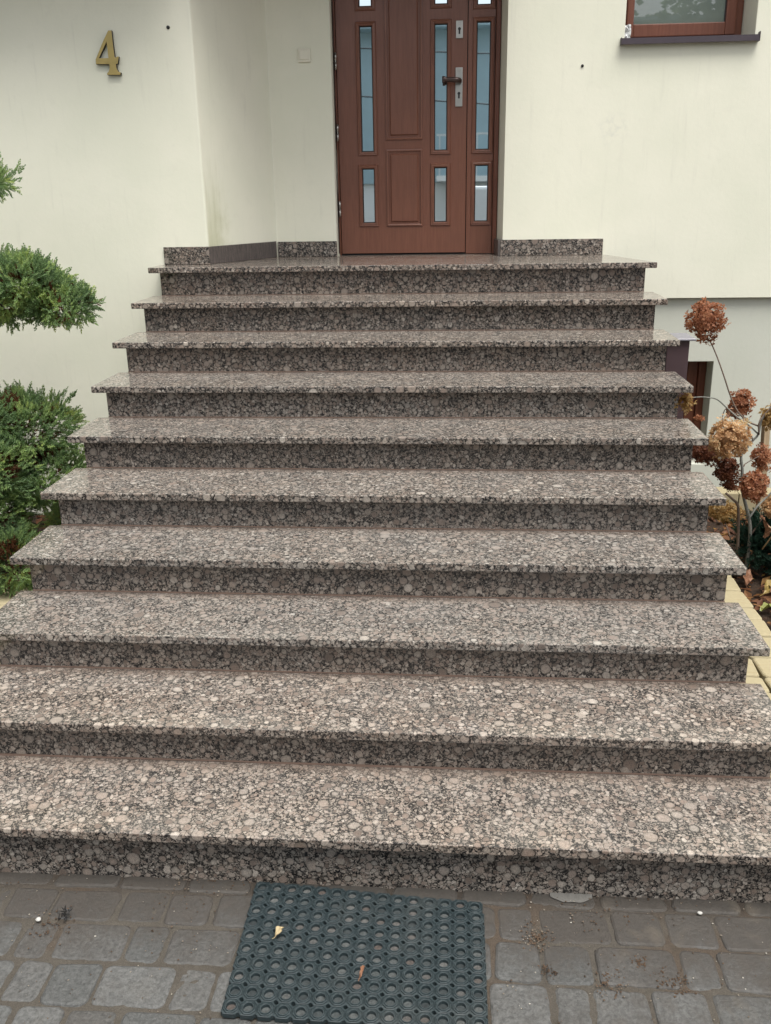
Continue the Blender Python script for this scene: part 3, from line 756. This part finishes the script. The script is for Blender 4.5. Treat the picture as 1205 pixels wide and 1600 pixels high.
# ------------------------------------------------------------------ plants
def frame_of(d):
    d = d.normalized(); u = d.cross(Vector((0, 0, 1)))
    if u.length < 0.1: u = d.cross(Vector((1, 0, 0)))
    u.normalize(); return d, u, d.cross(u).normalized()
def sprig(mb, p, d, size, rg, tint):
    """scaly juniper spray: a bent axis with short alternate twiglets, each a slim three-sided spike"""
    d, u, w = frame_of(d)
    n = 7; pos_ = Vector(p)
    bend = (u * rg.uniform(-1, 1) + w * rg.uniform(-1, 1)) * 0.25
    def spike(a_, dr, ln, r_, t):
        dr, u2, w2 = frame_of(dr); b_ = a_ + dr * ln; mid_ = a_ + dr * ln * 0.4
        q = [mid_ + u2 * r_, mid_ + (u2 * -0.5 + w2 * 0.87) * r_, mid_ + (u2 * -0.5 - w2 * 0.87) * r_]
        for k in range(3):
            mb.poly((a_, q[k], b_, q[(k + 1) % 3]), t)
    for i in range(n):
        f = i / (n - 1)
        ax = (d + bend * f).normalized()
        pos_ = pos_ + ax * size / n
        ph = rg.uniform(0, 6.28)
        for sgn in (0, math.pi) if i < n - 1 else (0,):
            sd_ = (u * math.cos(ph + sgn) + w * math.sin(ph + sgn))
            dr = ax * rg.uniform(0.7, 1.1) + sd_ * rg.uniform(0.6, 1.0) if i < n - 1 else ax
            spike(pos_, dr, size * rg.uniform(0.22, 0.36) * (1.15 - 0.6 * f), size * 0.075, min(0.9, max(0, tint + rg.uniform(-0.12, 0.12))))
def foliage_pads(name, pads, count, size, rg, mat, parent, dry=None, up=0.35, shell=0.66):
    mb = MB(); md = MB()
    tot = sum(p[1][0] * p[1][1] + p[1][0] * p[1][2] + p[1][1] * p[1][2] for p in pads)
    for c, r_ in pads:
        c = Vector(c); k = int(count * (r_[0] * r_[1] + r_[0] * r_[2] + r_[1] * r_[2]) / tot)
        for _ in range(k):
            v_ = Vector((rg.gauss(0, 1), rg.gauss(0, 1), rg.gauss(0, 1))).normalized()
            lump = 1 + 0.42 * mnoise.noise(Vector((c.x * 3 + v_.x * 2.6, c.z * 3 + v_.y * 2.6, v_.z * 2.6))) + 0.2 * mnoise.noise(v_ * 7 + c)
            rad = (shell + (1 - shell) * rg.random() ** 0.6) * lump
            p = c + Vector((v_.x * r_[0], v_.y * r_[1], v_.z * r_[2])) * rad
            nv = Vector((v_.x / r_[0], v_.y / r_[1], v_.z / r_[2])).normalized()
            d = nv + Vector((0, 0, up)) + Vector((rg.uniform(-.5, .5), rg.uniform(-.5, .5), rg.uniform(-.4, .4)))
            t = 0.42 + 0.35 * mnoise.noise(p * 7) + rg.uniform(-0.18, 0.18)
            isdry = dry and (mnoise.noise(p * 6.0 + Vector((3, 1, 8))) > 0.50 or (rad < shell + 0.10 and rg.random() < 0.4))
            sprig(md if isdry else mb, p - nv * size * 0.5, d, size * rg.choice((0.6, 0.8, 0.9, 1.0, 1.1, 1.5)), rg, t)
    o = mb.build(name, mat, parent, pads[0][0])
    if dry and md.f: md.build('dry_foliage', dry, parent, pads[0][0])
    return o
rg = random.Random(12)
jun = empty('cloud_pruned_juniper', 'cloud-pruned green juniper with tiered pads left of the stairs', 'shrub', (-2.35, 2.35, 0.08))
tube('trunk', [(-2.35, 2.35, 0.02), (-2.30, 2.32, 0.5), (-2.38, 2.38, 1.0), (-2.30, 2.35, 1.5), (-2.36, 2.40, 2.1)], (0.05, 0.025), 'bark', jun, 10)
tube('branch', [(-2.34, 2.36, 1.35), (-2.15, 2.36, 1.45), (-1.9, 2.38, 1.53), (-1.66, 2.40, 1.52)], (0.022, 0.008), 'bark', jun, 8)
tube('branch', [(-2.36, 2.36, 1.9), (-2.2, 2.38, 2.02), (-2.0, 2.40, 2.08)], (0.018, 0.006), 'bark', jun, 8)
tube('branch', [(-2.31, 2.33, 0.45), (-2.1, 2.28, 0.6), (-1.85, 2.25, 0.78)], (0.025, 0.008), 'bark', jun, 8)
foliage_pads('crown', [((-2.20, 2.40, 2.10), (0.34, 0.28, 0.12))], 1700, 0.042, rg, 'juniper', jun, 'dry_juniper')
foliage_pads('crown', [((-1.99, 2.38, 1.58), (0.36, 0.30, 0.17)), ((-1.67, 2.38, 1.51), (0.17, 0.20, 0.11)), ((-2.25, 2.4, 1.58), (0.25, 0.3, 0.16)), ((-1.82, 2.30, 1.64), (0.17, 0.2, 0.12))], 7200, 0.042, rg, 'juniper', jun, 'dry_juniper')
foliage_pads('crown', [((-1.93, 2.30, 0.88), (0.26, 0.28, 0.20)), ((-1.80, 2.28, 0.62), (0.19, 0.25, 0.15)), ((-2.15, 2.15, 0.95), (0.28, 0.3, 0.18)), ((-2.05, 2.05, 0.50), (0.22, 0.25, 0.22)), ((-1.86, 1.88, 0.30), (0.15, 0.16, 0.17)), ((-2.02, 2.0, 0.75), (0.22, 0.25, 0.2)), ((-1.74, 2.55, 0.36), (0.20, 0.22, 0.20))], 13500, 0.042, rg, 'juniper', jun, 'dry_juniper')

# dried hydrangea
hyd = empty('dried_hydrangea', 'dried hydrangea with rust-brown mophead flowers on bare stems right of the stairs', 'hydrangea', (1.83, 2.3, 0.09))
def stem(pts, r_, mat='twig', dy=0.0): tube('stem', [(x, y_ + dy, z) for x, y_, z in pts], r_, mat, hyd, 7)
stem([(1.840, 2.32, 0.06), (1.834, 2.3, 0.341), (1.808, 2.3, 0.461), (1.770, 2.3, 0.58), (1.760, 2.3, 0.68), (1.746, 2.3, 0.749), (1.764, 2.31, 0.779), (1.799, 2.32, 0.828), (1.823, 2.32, 0.861), (1.838, 2.33, 0.941), (1.90, 2.34, 1.03)], (0.010, 0.004), 'grey_twig')
stem([(1.528, 2.35, 1.34), (1.553, 2.33, 1.31), (1.586, 2.31, 1.24), (1.625, 2.3, 1.147), (1.665, 2.3, 1.052), (1.703, 2.3, 0.983), (1.757, 2.3, 0.932), (1.815, 2.31, 0.905)], (0.0028, 0.0045), 'twig')
stem([(1.40, 2.08, 1.09), (1.487, 2.2, 1.072), (1.531, 2.22, 1.066), (1.587, 2.25, 1.050), (1.649, 2.28, 0.999), (1.699, 2.29, 0.957), (1.765, 2.3, 0.912), (1.822, 2.315, 0.862)], (0.0022, 0.0042), 'grey_twig')
stem([(1.823, 2.31, 0.861), (1.813, 2.30, 0.919), (1.833, 2.31, 0.957), (1.88, 2.32, 1.01)], (0.004, 0.003), 'twig')
stem([(1.697, 2.32, 0.555), (1.732, 2.31, 0.525), (1.757, 2.3, 0.495), (1.770, 2.3, 0.40), (1.80, 2.32, 0.09)], (0.006, 0.008), 'twig')
stem([(1.80, 2.25, 0.44), (1.845, 2.28, 0.496), (1.885, 2.3, 0.53), (1.95, 2.3, 0.61)], (0.006, 0.004), 'grey_twig')
stem([(1.762, 2.31, 0.70), (1.80, 2.36, 0.705), (1.90, 2.50, 0.70)], (0.003, 0.002), 'twig')
stem([(1.733, 2.32, 0.925), (1.705, 2.33, 0.957), (1.66, 2.34, 0.985), (1.645, 2.33, 0.93), (1.648, 2.25, 0.88)], (0.003, 0.002), 'twig')
stem([(1.746, 2.3, 0.749), (1.716, 2.27, 0.80), (1.66, 2.22, 0.84)], (0.005, 0.003), 'grey_twig')
stem([(1.80, 2.315, 0.828), (1.78, 2.38, 0.90), (1.764, 2.45, 0.96)], (0.004, 0.0025), 'twig')
stem([(1.765, 2.31, 0.60), (1.78, 2.25, 0.60), (1.79, 2.2, 0.62)], (0.004, 0.0025), 'twig')
stem([(1.747, 2.31, 0.75), (1.70, 2.36, 0.74), (1.62, 2.40, 0.745)], (0.004, 0.0025), 'twig')
stem([(1.757, 2.31, 0.72), (1.73, 2.37, 0.66), (1.745, 2.42, 0.57)], (0.003, 0.002), 'twig')
stem([(1.80, 2.33, 0.12), (1.79, 2.45, 0.25), (1.778, 2.6, 0.34)], (0.005, 0.0025), 'twig')
stem([(1.84, 2.31, 0.33), (1.88, 2.3, 0.42), (1.914, 2.3, 0.49)], (0.005, 0.0025), 'twig')
def flower_head(c, r_, mat, n, seed, size=0.013, drop=None):
    rg_ = random.Random(seed); mb = MB(); c = Vector(c)
    for _ in range(n):
        v_ = Vector((rg_.gauss(0, 1), rg_.gauss(0, 1), rg_.gauss(0, 1))).normalized()
        lump = 1 + 0.55 * mnoise.noise(v_ * 1.7 + c * 5)
        if drop and mnoise.noise(v_ * 1.6 + c * 9) > drop: continue
        rad = lump * (0.62 + 0.38 * rg_.random() ** 0.4)
        p = c + Vector((v_.x * r_[0], v_.y * r_[1], v_.z * r_[2])) * rad
        nv = (v_ + Vector((rg_.uniform(-.6, .6), rg_.uniform(-.6, .6), rg_.uniform(-.5, .5)))).normalized()
        d, u, w = frame_of(nv); ph = rg_.uniform(0, 6.28); t0 = rg_.uniform(0.1, 0.85) * (0.55 + 0.45 * min(1, rad))
        for k in range(4):
            th = ph + k * math.pi / 2
            e1 = u * math.cos(th) + w * math.sin(th); e2 = d.cross(e1)
            s_ = size * rg_.uniform(0.7, 1.25); cup = rg_.uniform(-0.1, 0.8)
            a_ = p + e1 * s_ * 0.15; m1 = p + e1 * s_ * 0.7 + d * s_ * cup * 0.4
            tip = p + e1 * s_ * 1.15 + d * s_ * cup
            fold = d * s_ * rg_.uniform(-0.3, 0.3)
            mb.poly((a_, m1 + e2 * s_ * 0.45 + fold, tip), min(1, max(0, t0 + rg_.uniform(-0.15, 0.15))))
            mb.poly((a_, tip, m1 - e2 * s_ * 0.45 + fold), min(1, max(0, t0 + rg_.uniform(-0.15, 0.15))))
    # inner mass of old bracts so that the ball is not hollow
    for _ in range(n // 2):
        v_ = Vector((rg_.gauss(0, 1), rg_.gauss(0, 1), rg_.gauss(0, 1))).normalized()
        if drop and mnoise.noise(v_ * 1.6 + c * 9) > drop: continue
        p = c + Vector((v_.x * r_[0], v_.y * r_[1], v_.z * r_[2])) * 0.58; d, u, w = frame_of(v_)
        s_ = size * 1.3
        mb.poly((p + u * s_, p + w * s_, p - u * s_, p - w * s_), rg_.uniform(0, 0.3))
    return mb.build('flower_head', mat, hyd, c)
flower_head((1.519, 2.35, 1.413), (0.088, 0.088, 0.094), 'petal_rust', 430, 1, 0.014, 0.42)
flower_head((1.764, 2.45, 0.985), (0.055, 0.055, 0.072), 'petal_rust', 220, 2, 0.014, 0.25)
flower_head((1.385, 2.05, 1.080), (0.042, 0.03, 0.050), 'petal_gold', 90, 3, 0.013, 0.05)
flower_head((1.648, 2.20, 0.866), (0.096, 0.090, 0.094), 'petal_tan', 480, 4, 0.014, 0.45)
flower_head((1.610, 2.40, 0.745), (0.076, 0.07, 0.060), 'petal_dark', 280, 5)
flower_head((1.717, 2.40, 0.654), (0.062, 0.06, 0.072), 'petal_dark', 280, 6)
flower_head((1.754, 2.45, 0.550), (0.032, 0.03, 0.024), 'petal_dark', 60, 7, 0.011)
flower_head((1.791, 2.20, 0.634), (0.068, 0.066, 0.070), 'petal_rust', 280, 8, 0.015, 0.38)
flower_head((1.930, 2.55, 0.675), (0.050, 0.05, 0.068), 'petal_rust', 180, 9)
flower_head((1.790, 2.60, 0.355), (0.080, 0.06, 0.050), 'petal_gold', 260, 10, 0.015)
flower_head((1.925, 2.30, 0.490), (0.045, 0.045, 0.052), 'petal_tan', 140, 11)
flower_head((1.880, 2.35, 0.945), (0.045, 0.045, 0.055), 'petal_gold', 120, 12, 0.016, 0.2)
flower_head((1.48, 2.13, 0.985), (0.020, 0.016, 0.010), 'petal_rust', 26, 13, 0.011)
def leaf_blade(name, loc, rot, ln, wd, mat, parent=None, curl=0.35, seed=0, thick=0.0012):
    rg_ = random.Random(seed); n = 7; mb = MB(); rowsv = []
    for i in range(n + 1):
        t = i / n; w = wd * math.sin(math.pi * min(1, t * 0.92 + 0.05)) ** 0.8 * (1 + 0.15 * rg_.uniform(-1, 1))
        z = ln * curl * math.sin(t * 2.2 + 0.3) * 0.5
        rowsv.append([Vector((t * ln + ln * 0.07 * rg_.uniform(-1, 1), s_ * w * rg_.uniform(0.55, 1.25), z + abs(s_) * w * (0.2 + 0.9 * rg_.random()) + ln * 0.05 * rg_.uniform(-1, 1))) for s_ in (-0.5, -0.22, 0, 0.22, 0.5)])
    off = Vector((0, 0, -thick))
    for i in range(n):
        for k in range(4):
            q = (rowsv[i][k], rowsv[i + 1][k], rowsv[i + 1][k + 1], rowsv[i][k + 1])
            mb.poly(q, 0.5); mb.poly([p + off for p in reversed(q)], 0.5)
    vs, fs = tube_data([rowsv[0][2] - Vector((ln * 0.35, 0, -0.004)), rowsv[0][2] - Vector((ln * 0.15, 0, 0)), rowsv[0][2]], 0.0011, 5); mb.add(vs, fs, 0.5)
    o = mb.build(name, mat, parent)
    o.location = Vector(loc) - root_loc(parent); o.rotation_euler = Euler([R(v_) for v_ in rot]); return o
leaf_blade('leaf', (1.715, 2.38, 0.975), (70, 60, 160), 0.06, 0.045, 'leaf_brown', hyd, 0.3, 3)
leaf_blade('leaf', (1.835, 2.20, 0.47), (20, 80, 30), 0.12, 0.07, 'leaf_brown', hyd, 0.5, 5)
leaf_blade('leaf', (1.86, 1.98, 0.47), (60, 75, 20), 0.15, 0.08, 'leaf_green', hyd, 0.3, 6)
tube('stem', [(1.87, 2.2, 0.30), (1.86, 2.05, 0.44), (1.81, 1.97, 0.50)], (0.004, 0.003), 'stake_wood', hyd, 6)

# stake
mb = MB(); vs, fs = tube_data([(1.985, 2.62, 0.02), (1.972, 2.62, 0.50), (1.950, 2.62, 0.92)], 0.022, 4); mb.add(vs, fs)
o = mb.build('wooden_stake', 'stake_wood', None, (1.985, 2.62, 0.02)); tag(o, 'pale square wooden stake behind the dried hydrangea', 'stake')

# dwarf conifer
dc = empty('dwarf_conifer', 'low dark green dwarf conifer under the dried hydrangea', 'shrub', (1.93, 2.36, 0.08))
tube('trunk', [(1.93, 2.36, 0.04), (1.93, 2.36, 0.22)], (0.015, 0.008), 'bark', dc, 8)
foliage_pads('crown', [((1.875, 2.36, 0.27), (0.095, 0.12, 0.11)), ((1.99, 2.34, 0.24), (0.12, 0.14, 0.15)), ((1.94, 2.40, 0.34), (0.11, 0.12, 0.09)), ((2.10, 2.4, 0.25), (0.13, 0.14, 0.15))], 1500, 0.050, rg, 'spruce', dc, None, 0.6, 0.3)

# fallen leaves on the bed
lv = [(1.800, 2.66, 'leaf_yellow', 0.085, 'yellow leaf on the soil under the golden flower head, nearer the stairs'),
      (1.862, 2.62, 'leaf_yellow', 0.090, 'yellow leaf on the soil under the golden flower head, farther from the stairs'),
      (1.800, 2.16, 'leaf_brown', 0.115, 'large reddish-brown curled leaf in the flower bed beside the fourth step'),
      (1.850, 2.05, 'leaf_yellow', 0.105, 'ochre leaf in the flower bed next to the yellow kerb'),
      (1.930, 2.10, 'leaf_brown', 0.100, 'brown leaf in front of the dwarf conifer'),
      (1.880, 1.93, 'leaf_green', 0.105, 'olive leaf lying nearest the camera in the right flower bed')]
rl = random.Random(8)
for i, (x, y_, m_, ln_, lb) in enumerate(lv):
    o = leaf_blade('fallen_leaf', (x, y_, 0.112 + 0.008 * rl.random()), (rl.uniform(-25, 25), rl.uniform(-25, 15), rl.uniform(0, 360)), ln_, ln_ * rl.uniform(0.5, 0.65), m_, None, rl.uniform(0.2, 0.5), i)
    tag(o, lb, 'leaf', 'leaves fallen on the right flower bed')
mb = MB()
for side_ in ((1.75, 2.7, 0.3, 3.35, 2200), (-2.6, -1.99, 0.8, 3.2, 500)):
    for _ in range(side_[4]):
        x = rl.uniform(side_[0], side_[1]); y_ = rl.uniform(side_[2], side_[3]); c = Vector((x, y_, 0.098 + 0.02 * rl.random()))
        d, u, w = frame_of(Vector((rl.uniform(-.6, .6), rl.uniform(-.6, .6), 1))); s_ = rl.choice((0.008, 0.014, 0.02, 0.03, 0.042))
        th = rl.uniform(0, 6.28); e1 = u * math.cos(th) + w * math.sin(th); e2 = d.cross(e1); t = rl.random()
        mb.poly((c - e1 * s_, c + e2 * s_ * 0.5 + d * s_ * 0.2, c + e1 * s_), t); mb.poly((c - e1 * s_, c + e1 * s_, c - e2 * s_ * 0.5 + d * s_ * 0.2), t)
o = mb.build('leaf_litter', 'litter'); tag(o, 'brown leaf litter covering the soil of the flower beds', 'leaf litter', kind='stuff')

# ------------------------------------------------------------------ rubber mat
mat_o = empty('rubber_doormat', 'dark blue-green rubber ring doormat lying on the pavers against the bottom step', 'doormat', (0.08, -0.21, 0.0))
NC, NR = 15, 10
TLm, TRm, BLm, BRm = Vector((-0.262, 0.036, 0)), Vector((0.430, -0.012, 0)), Vector((-0.254, -0.449, 0)), Vector((0.431, -0.461, 0))
pw = 0.0459
def cell_mesh():
    vs, fs = [], []
    hb = pw / 2 - 0.0002; cr = 0.0060
    ths = [R(q * 90 + a_) for q in range(4) for a_ in (0, 12, 24, 33, 36, 40, 45, 50, 54, 57, 66, 78)]; seg = len(ths)
    def boundary(th):
        c_, s_ = math.cos(th), math.sin(th); r_ = hb / max(abs(c_), abs(s_)); x, y_ = c_ * r_, s_ * r_
        if math.hypot(hb - abs(x), hb - abs(y_)) < cr:      # bite for the small corner hole
            cxn = math.copysign(hb, x); cyn = math.copysign(hb, y_)
            b_ = c_ * cxn + s_ * cyn; q = b_ * b_ - (cxn * cxn + cyn * cyn - cr * cr)
            r_ = b_ - math.sqrt(max(q, 0)); x, y_ = c_ * r_, s_ * r_
        return x, y_
    def octo(th, r_):
        a_ = (th + math.pi / 8) % (math.pi / 4) - math.pi / 8; k = r_ / math.cos(a_); return math.cos(th) * k, math.sin(th) * k
    prof = [('b', 0, 0.0), ('b', 0, 0.0128), ('o', 0.0215, 0.0134), ('o', 0.0208, 0.0112), ('o', 0.0200, 0.0112), ('o', 0.0192, 0.0142), ('o', 0.0172, 0.0146), ('c', 0.0166, 0.0128), ('c', 0.0158, 0.0128), ('c', 0.0150, 0.0158), ('c', 0.0132, 0.0156), ('c', 0.0126, 0.0118), ('c', 0.0121, 0.0060)]
    for typ, r_, z in prof:
        for th in ths:
            x, y_ = boundary(th) if typ == 'b' else octo(th, r_) if typ == 'o' else (r_ * math.cos(th), r_ * math.sin(th))
            vs.append((x, y_, z))
    for l in range(len(prof) - 1):
        for k in range(seg):
            k2 = (k + 1) % seg; fs.append((l * seg + k, l * seg + k2, (l + 1) * seg + k2, (l + 1) * seg + k))
    nf = len(fs); fs.append(tuple((len(prof) - 1) * seg + k for k in range(seg)))
    me = mesh(vs, fs); me.materials.append(M['rubber']); me.materials.append(M['mat_dust']); me.polygons[nf].material_index = 1
    return me
cm = cell_mesh(); rm = random.Random(5)
for j in range(NR):
    for i in range(NC):
        u_, v_ = (i + 0.5) / NC, (j + 0.5) / NR
        P = (TLm * (1 - u_) + TRm * u_) * (1 - v_) + (BLm * (1 - u_) + BRm * u_) * v_
        ex = ((TRm - TLm) * (1 - v_) + (BRm - BLm) * v_) / NC; ey = ((TLm - BLm) * (1 - u_) + (TRm - BRm) * u_) / NR
        if i == NC - 1 and j == 0: P = P + Vector((-0.004, -0.003, 0))
        o = bpy.data.objects.new('ring', cm); C.objects.link(o); o.parent = mat_o
        z = 0.004 + 0.002 * math.sin(i * 0.5 + j * 0.3)
        Mx = Matrix(((ex.x / pw, ey.x / pw, 0, 0), (ex.y / pw, ey.y / pw, 0, 0), (0, 0, 1, 0), (0, 0, 0, 1)))
        o.rotation_euler = (0, 0, math.atan2(ex.y, ex.x)); o.scale = (ex.length / pw, ey.length / pw, rm.uniform(0.96, 1.04))
        o.location = P - mat_o.location + Vector((0, 0, z))

# ------------------------------------------------------------------ small bits
o = leaf_blade('dry_leaf', (-0.160, -0.195, 0.026), (10, -8, 55), 0.034, 0.020, 'leaf_straw', None, 0.8, 11); tag(o, 'curled straw-coloured leaf on the left half of the doormat', 'leaf')
o = leaf_blade('dry_leaf', (0.092, -0.325, 0.026), (15, -5, 80), 0.036, 0.013, 'leaf_brown', None, 0.9, 14); tag(o, 'curled reddish-brown leaf in the middle of the doormat', 'leaf')
def bits(name, spots, mat, rng, smin, smax, zbase=0.003):
    mb = MB()
    for x, y_, t in spots:
        s_ = rng.uniform(smin, smax); c = Vector((x, y_, zbase + s_ * 0.3)); q = []
        for k in range(5):
            th = k * 1.257 + rng.uniform(-.4, .4); q.append(c + Vector((math.cos(th) * s_ * rng.uniform(.5, 1), math.sin(th) * s_ * rng.uniform(.5, 1), -s_ * 0.25)))
        top = c + Vector((0, 0, s_ * 0.35))
        for k in range(5): mb.poly((q[k], q[(k + 1) % 5], top), t)
    return mb.build(name, mat)
rb = random.Random(31); sp = []
for _ in range(1500):
    x = rb.uniform(-1.4, 1.5); y_ = rb.uniform(-0.62, 0.045)
    if -0.27 < x < 0.44 and y_ > -0.47 + 0.0: continue
    dens = 0.35 + mnoise.noise((x * 5, y_ * 7, 2)) + (0.35 if y_ > -0.03 else 0)
    if rb.random() < dens: sp.append((x, y_, rb.choice((0.1, 0.3, 0.45, 0.6, 0.8, 0.9, 1.0, 1.0))))
o = bits('grit', sp, 'crumbs', rb, 0.0012, 0.0042); tag(o, 'scattered grit and crumbs on the grey pavers', 'grit', kind='stuff')
sp = []
for cx, cy, n, r_ in ((0.575, -0.13, 130, 0.035), (0.60, -0.245, 40, 0.02), (0.93, -0.265, 70, 0.04), (0.76, -0.28, 70, 0.04), (0.85, -0.20, 40, 0.02), (-0.83, -0.16, 60, 0.05), (-0.45, 0.0, 60, 0.12), (0.78, 0.0, 70, 0.12)):
    for _ in range(n): sp.append((rb.gauss(cx, r_ * 0.6), min(0.045, rb.gauss(cy, r_ * 0.6)), rb.choice((0.1, 0.25, 0.4, 0.5))))
o = bits('crumbled_soil', sp, 'crumbs', rb, 0.002, 0.005); tag(o, 'small heaps of reddish crumbled soil in the paver joints', 'soil crumbs', kind='stuff')
for i, (x, y_, s_, lb) in enumerate(((-0.183, -0.478, 0.0085, 'white pebble just below the lower left edge of the doormat'), (1.058, -0.008, 0.006, 'small white pebble near the bottom step right of the doormat'), (-0.873, -0.148, 0.007, 'white pebble left of the dark twig on the left pavers'))):
    vs = []; bm = bmesh.new(); bmesh.ops.create_icosphere(bm, subdivisions=2, radius=s_)
    for v_ in bm.verts: v_.co = Vector((v_.co.x * 1.25, v_.co.y, v_.co.z * 0.7)) * (1 + 0.25 * mnoise.noise(v_.co * 120 + Vector((i, 0, 0))))
    o = finish('pebble', bm, 'pebble_white', None, (0, 0, 0)); o.location = (x, y_, 0.004 + s_ * 0.5); tag(o, lb, 'pebble', 'white pebbles on the pavers')
mb = MB()                                         # dark crumpled twig and seed head on the pavers
for k in range(26):
    c = Vector((-0.800 + rb.gauss(0, 0.007), -0.128 + rb.gauss(0, 0.012), 0.008 + rb.random() * 0.012))
    d = Vector((rb.uniform(-1, 1), rb.uniform(-1, 1), rb.uniform(-.3, 1))).normalized()
    vs, fs = tube_data([c, c + d * 0.010, c + d * 0.016 + Vector((0, 0, 0.003))], [0.0016, 0.0013, 0.0005], 5); mb.add(vs, fs)
o = mb.build('dried_seed_head', 'black', None, (-0.80, -0.13, 0)); tag(o, 'dark crumpled seed head on the left pavers', 'seed head')
# mortar smear at the foot of the bottom step
bm = bmesh.new(); vs = []
n = 18
top = [bm.verts.new((0.630 + 0.125 * i / (n - 1), 0.050, 0.007 + 0.001 * math.sin(i * 1.7))) for i in range(n)]
bot = [bm.verts.new((0.630 + 0.125 * i / (n - 1), 0.040 - 0.022 * math.sin(math.pi * i / (n - 1)) ** 0.6 + 0.002 * math.sin(i * 0.9), 0.002)) for i in range(n)]
for i in range(n - 1): bm.faces.new((bot[i], bot[i + 1], top[i + 1], top[i]))
o = finish('mortar_smear', bm, 'concrete', None, (0.69, 0.03, 0)); tag(o, 'pale mortar lump at the foot of the bottom step right of the doormat', 'mortar')

# ------------------------------------------------------------------ across the street (mirrored in the panes)
nh = empty('neighbour_house', 'house with blue-grey cladding across the street mirrored in the door panes', 'house', (0, -14, 0))
box('wall', -9, 6, -19, -14.0, -0.05, 2.35, 'white_wall', nh)
box('upper_wall', -9.0, 6.0, -19, -13.9, 2.352, 5.72, 'cladding', nh)
prism('roof', [(-9.6, -19.5), (6.6, -19.5), (6.6, -13.4), (-9.6, -13.4)], 5.722, 5.80, 'cladding', nh)
for x in (-6.5,):
    wn = box('window', x, x + 1.2, -13.93, -13.86, 3.1, 4.5, 'white_wall', nh); box('pane', x + 0.08, x + 1.12, -13.858, -13.85, 3.18, 4.42, 'dark_glass', wn)
box('balcony_slab', -0.2, 3.4, -13.9, -12.9, 2.36, 2.48, 'white_wall', nh)
for i in range(13): box('baluster', -0.15 + 0.29 * i, -0.12 + 0.29 * i, -12.95, -12.92, 2.48, 3.35, 'rail_metal', nh)
box('hand_rail', -0.2, 3.4, -12.97, -12.90, 3.352, 3.40, 'rail_metal', nh)
van = empty('parked_van', 'white van parked across the street mirrored in the door panes', 'van', (2.2, -9.6, -0.05))
bm = bmesh.new()
pf = [(-0.9, 0.45), (-0.9, 2.0), (-0.75, 2.2), (2.2, 2.2), (2.75, 1.35), (3.5, 1.1), (3.6, 0.5), (3.5, 0.4)]
La = [bm.verts.new((1.2 + x, -10.5, z)) for x, z in pf]; Ra = [bm.verts.new((1.2 + x, -8.7, z)) for x, z in pf]
for i in range(8): bm.faces.new((La[i], La[(i + 1) % 8], Ra[(i + 1) % 8], Ra[i]))
bm.faces.new(La); bm.faces.new(list(reversed(Ra)))
finish('body', bm, 'van_paint', van, (2.2, -9.6, 0.4), 0.06)
box('side_window', 2.55, 3.4, -8.72, -8.69, 1.35, 2.0, 'dark_glass', van)
for x in (0.95, 4.0):
    for y_ in (-10.4, -8.85):
        vs, fs = tube_data([(x, y_ - 0.11, 0.30), (x, y_ + 0.11, 0.30)], 0.34, 20); mb = MB(); mb.add(vs, fs); mb.build('wheel', 'tyre', van, (x, y_, 0.3))
tr = empty('street_tree', 'leafy tree across the street mirrored in the upper window', 'tree', (6.3, -13.5, 0))
tube('trunk', [(6.3, -13.5, -0.05), (6.35, -13.5, 1.8), (6.2, -13.5, 3.8), (6.3, -13.4, 6)], (0.2, 0.06), 'bark', tr, 10)
mb = MB(); rt = random.Random(2)
for _ in range(9000):
    v_ = Vector((rt.gauss(0, 1), rt.gauss(0, 1), rt.gauss(0, 1))).normalized() * rt.random() ** 0.4
    p = Vector((6.6, -13.5, 5.6)) + Vector((v_.x * 3.0, v_.y * 2.0, v_.z * 3.0)) * (1 + 0.5 * mnoise.noise(v_ * 3))
    if mnoise.noise(p * 0.9) < -0.15: continue
    d, u, w = frame_of(Vector((rt.gauss(0, 1), rt.gauss(0, 1), rt.gauss(0, 1)))); s_ = rt.uniform(0.06, 0.14)
    mb.poly((p + u * s_, p + w * s_ * 0.6, p - u * s_, p - w * s_ * 0.6), rt.random())
mb.build('crown', 'street_tree', tr, (6.6, -13.5, 5.6))
for (z0, z1), lb in (((5.0, 4.5), 'upper power cable over the street mirrored in the door panes'), ((4.2, 3.6), 'lower power cable over the street mirrored in the door panes')):
    o = tube('power_cable', [(-8, -8.5, z0), (-2, -8.5, z0 - 0.35), (4, -8.5, z1 - 0.15), (9, -8.5, z1 + 0.2)], 0.013, 'black', None, 6); tag(o, lb, 'cable', 'power cables over the street')
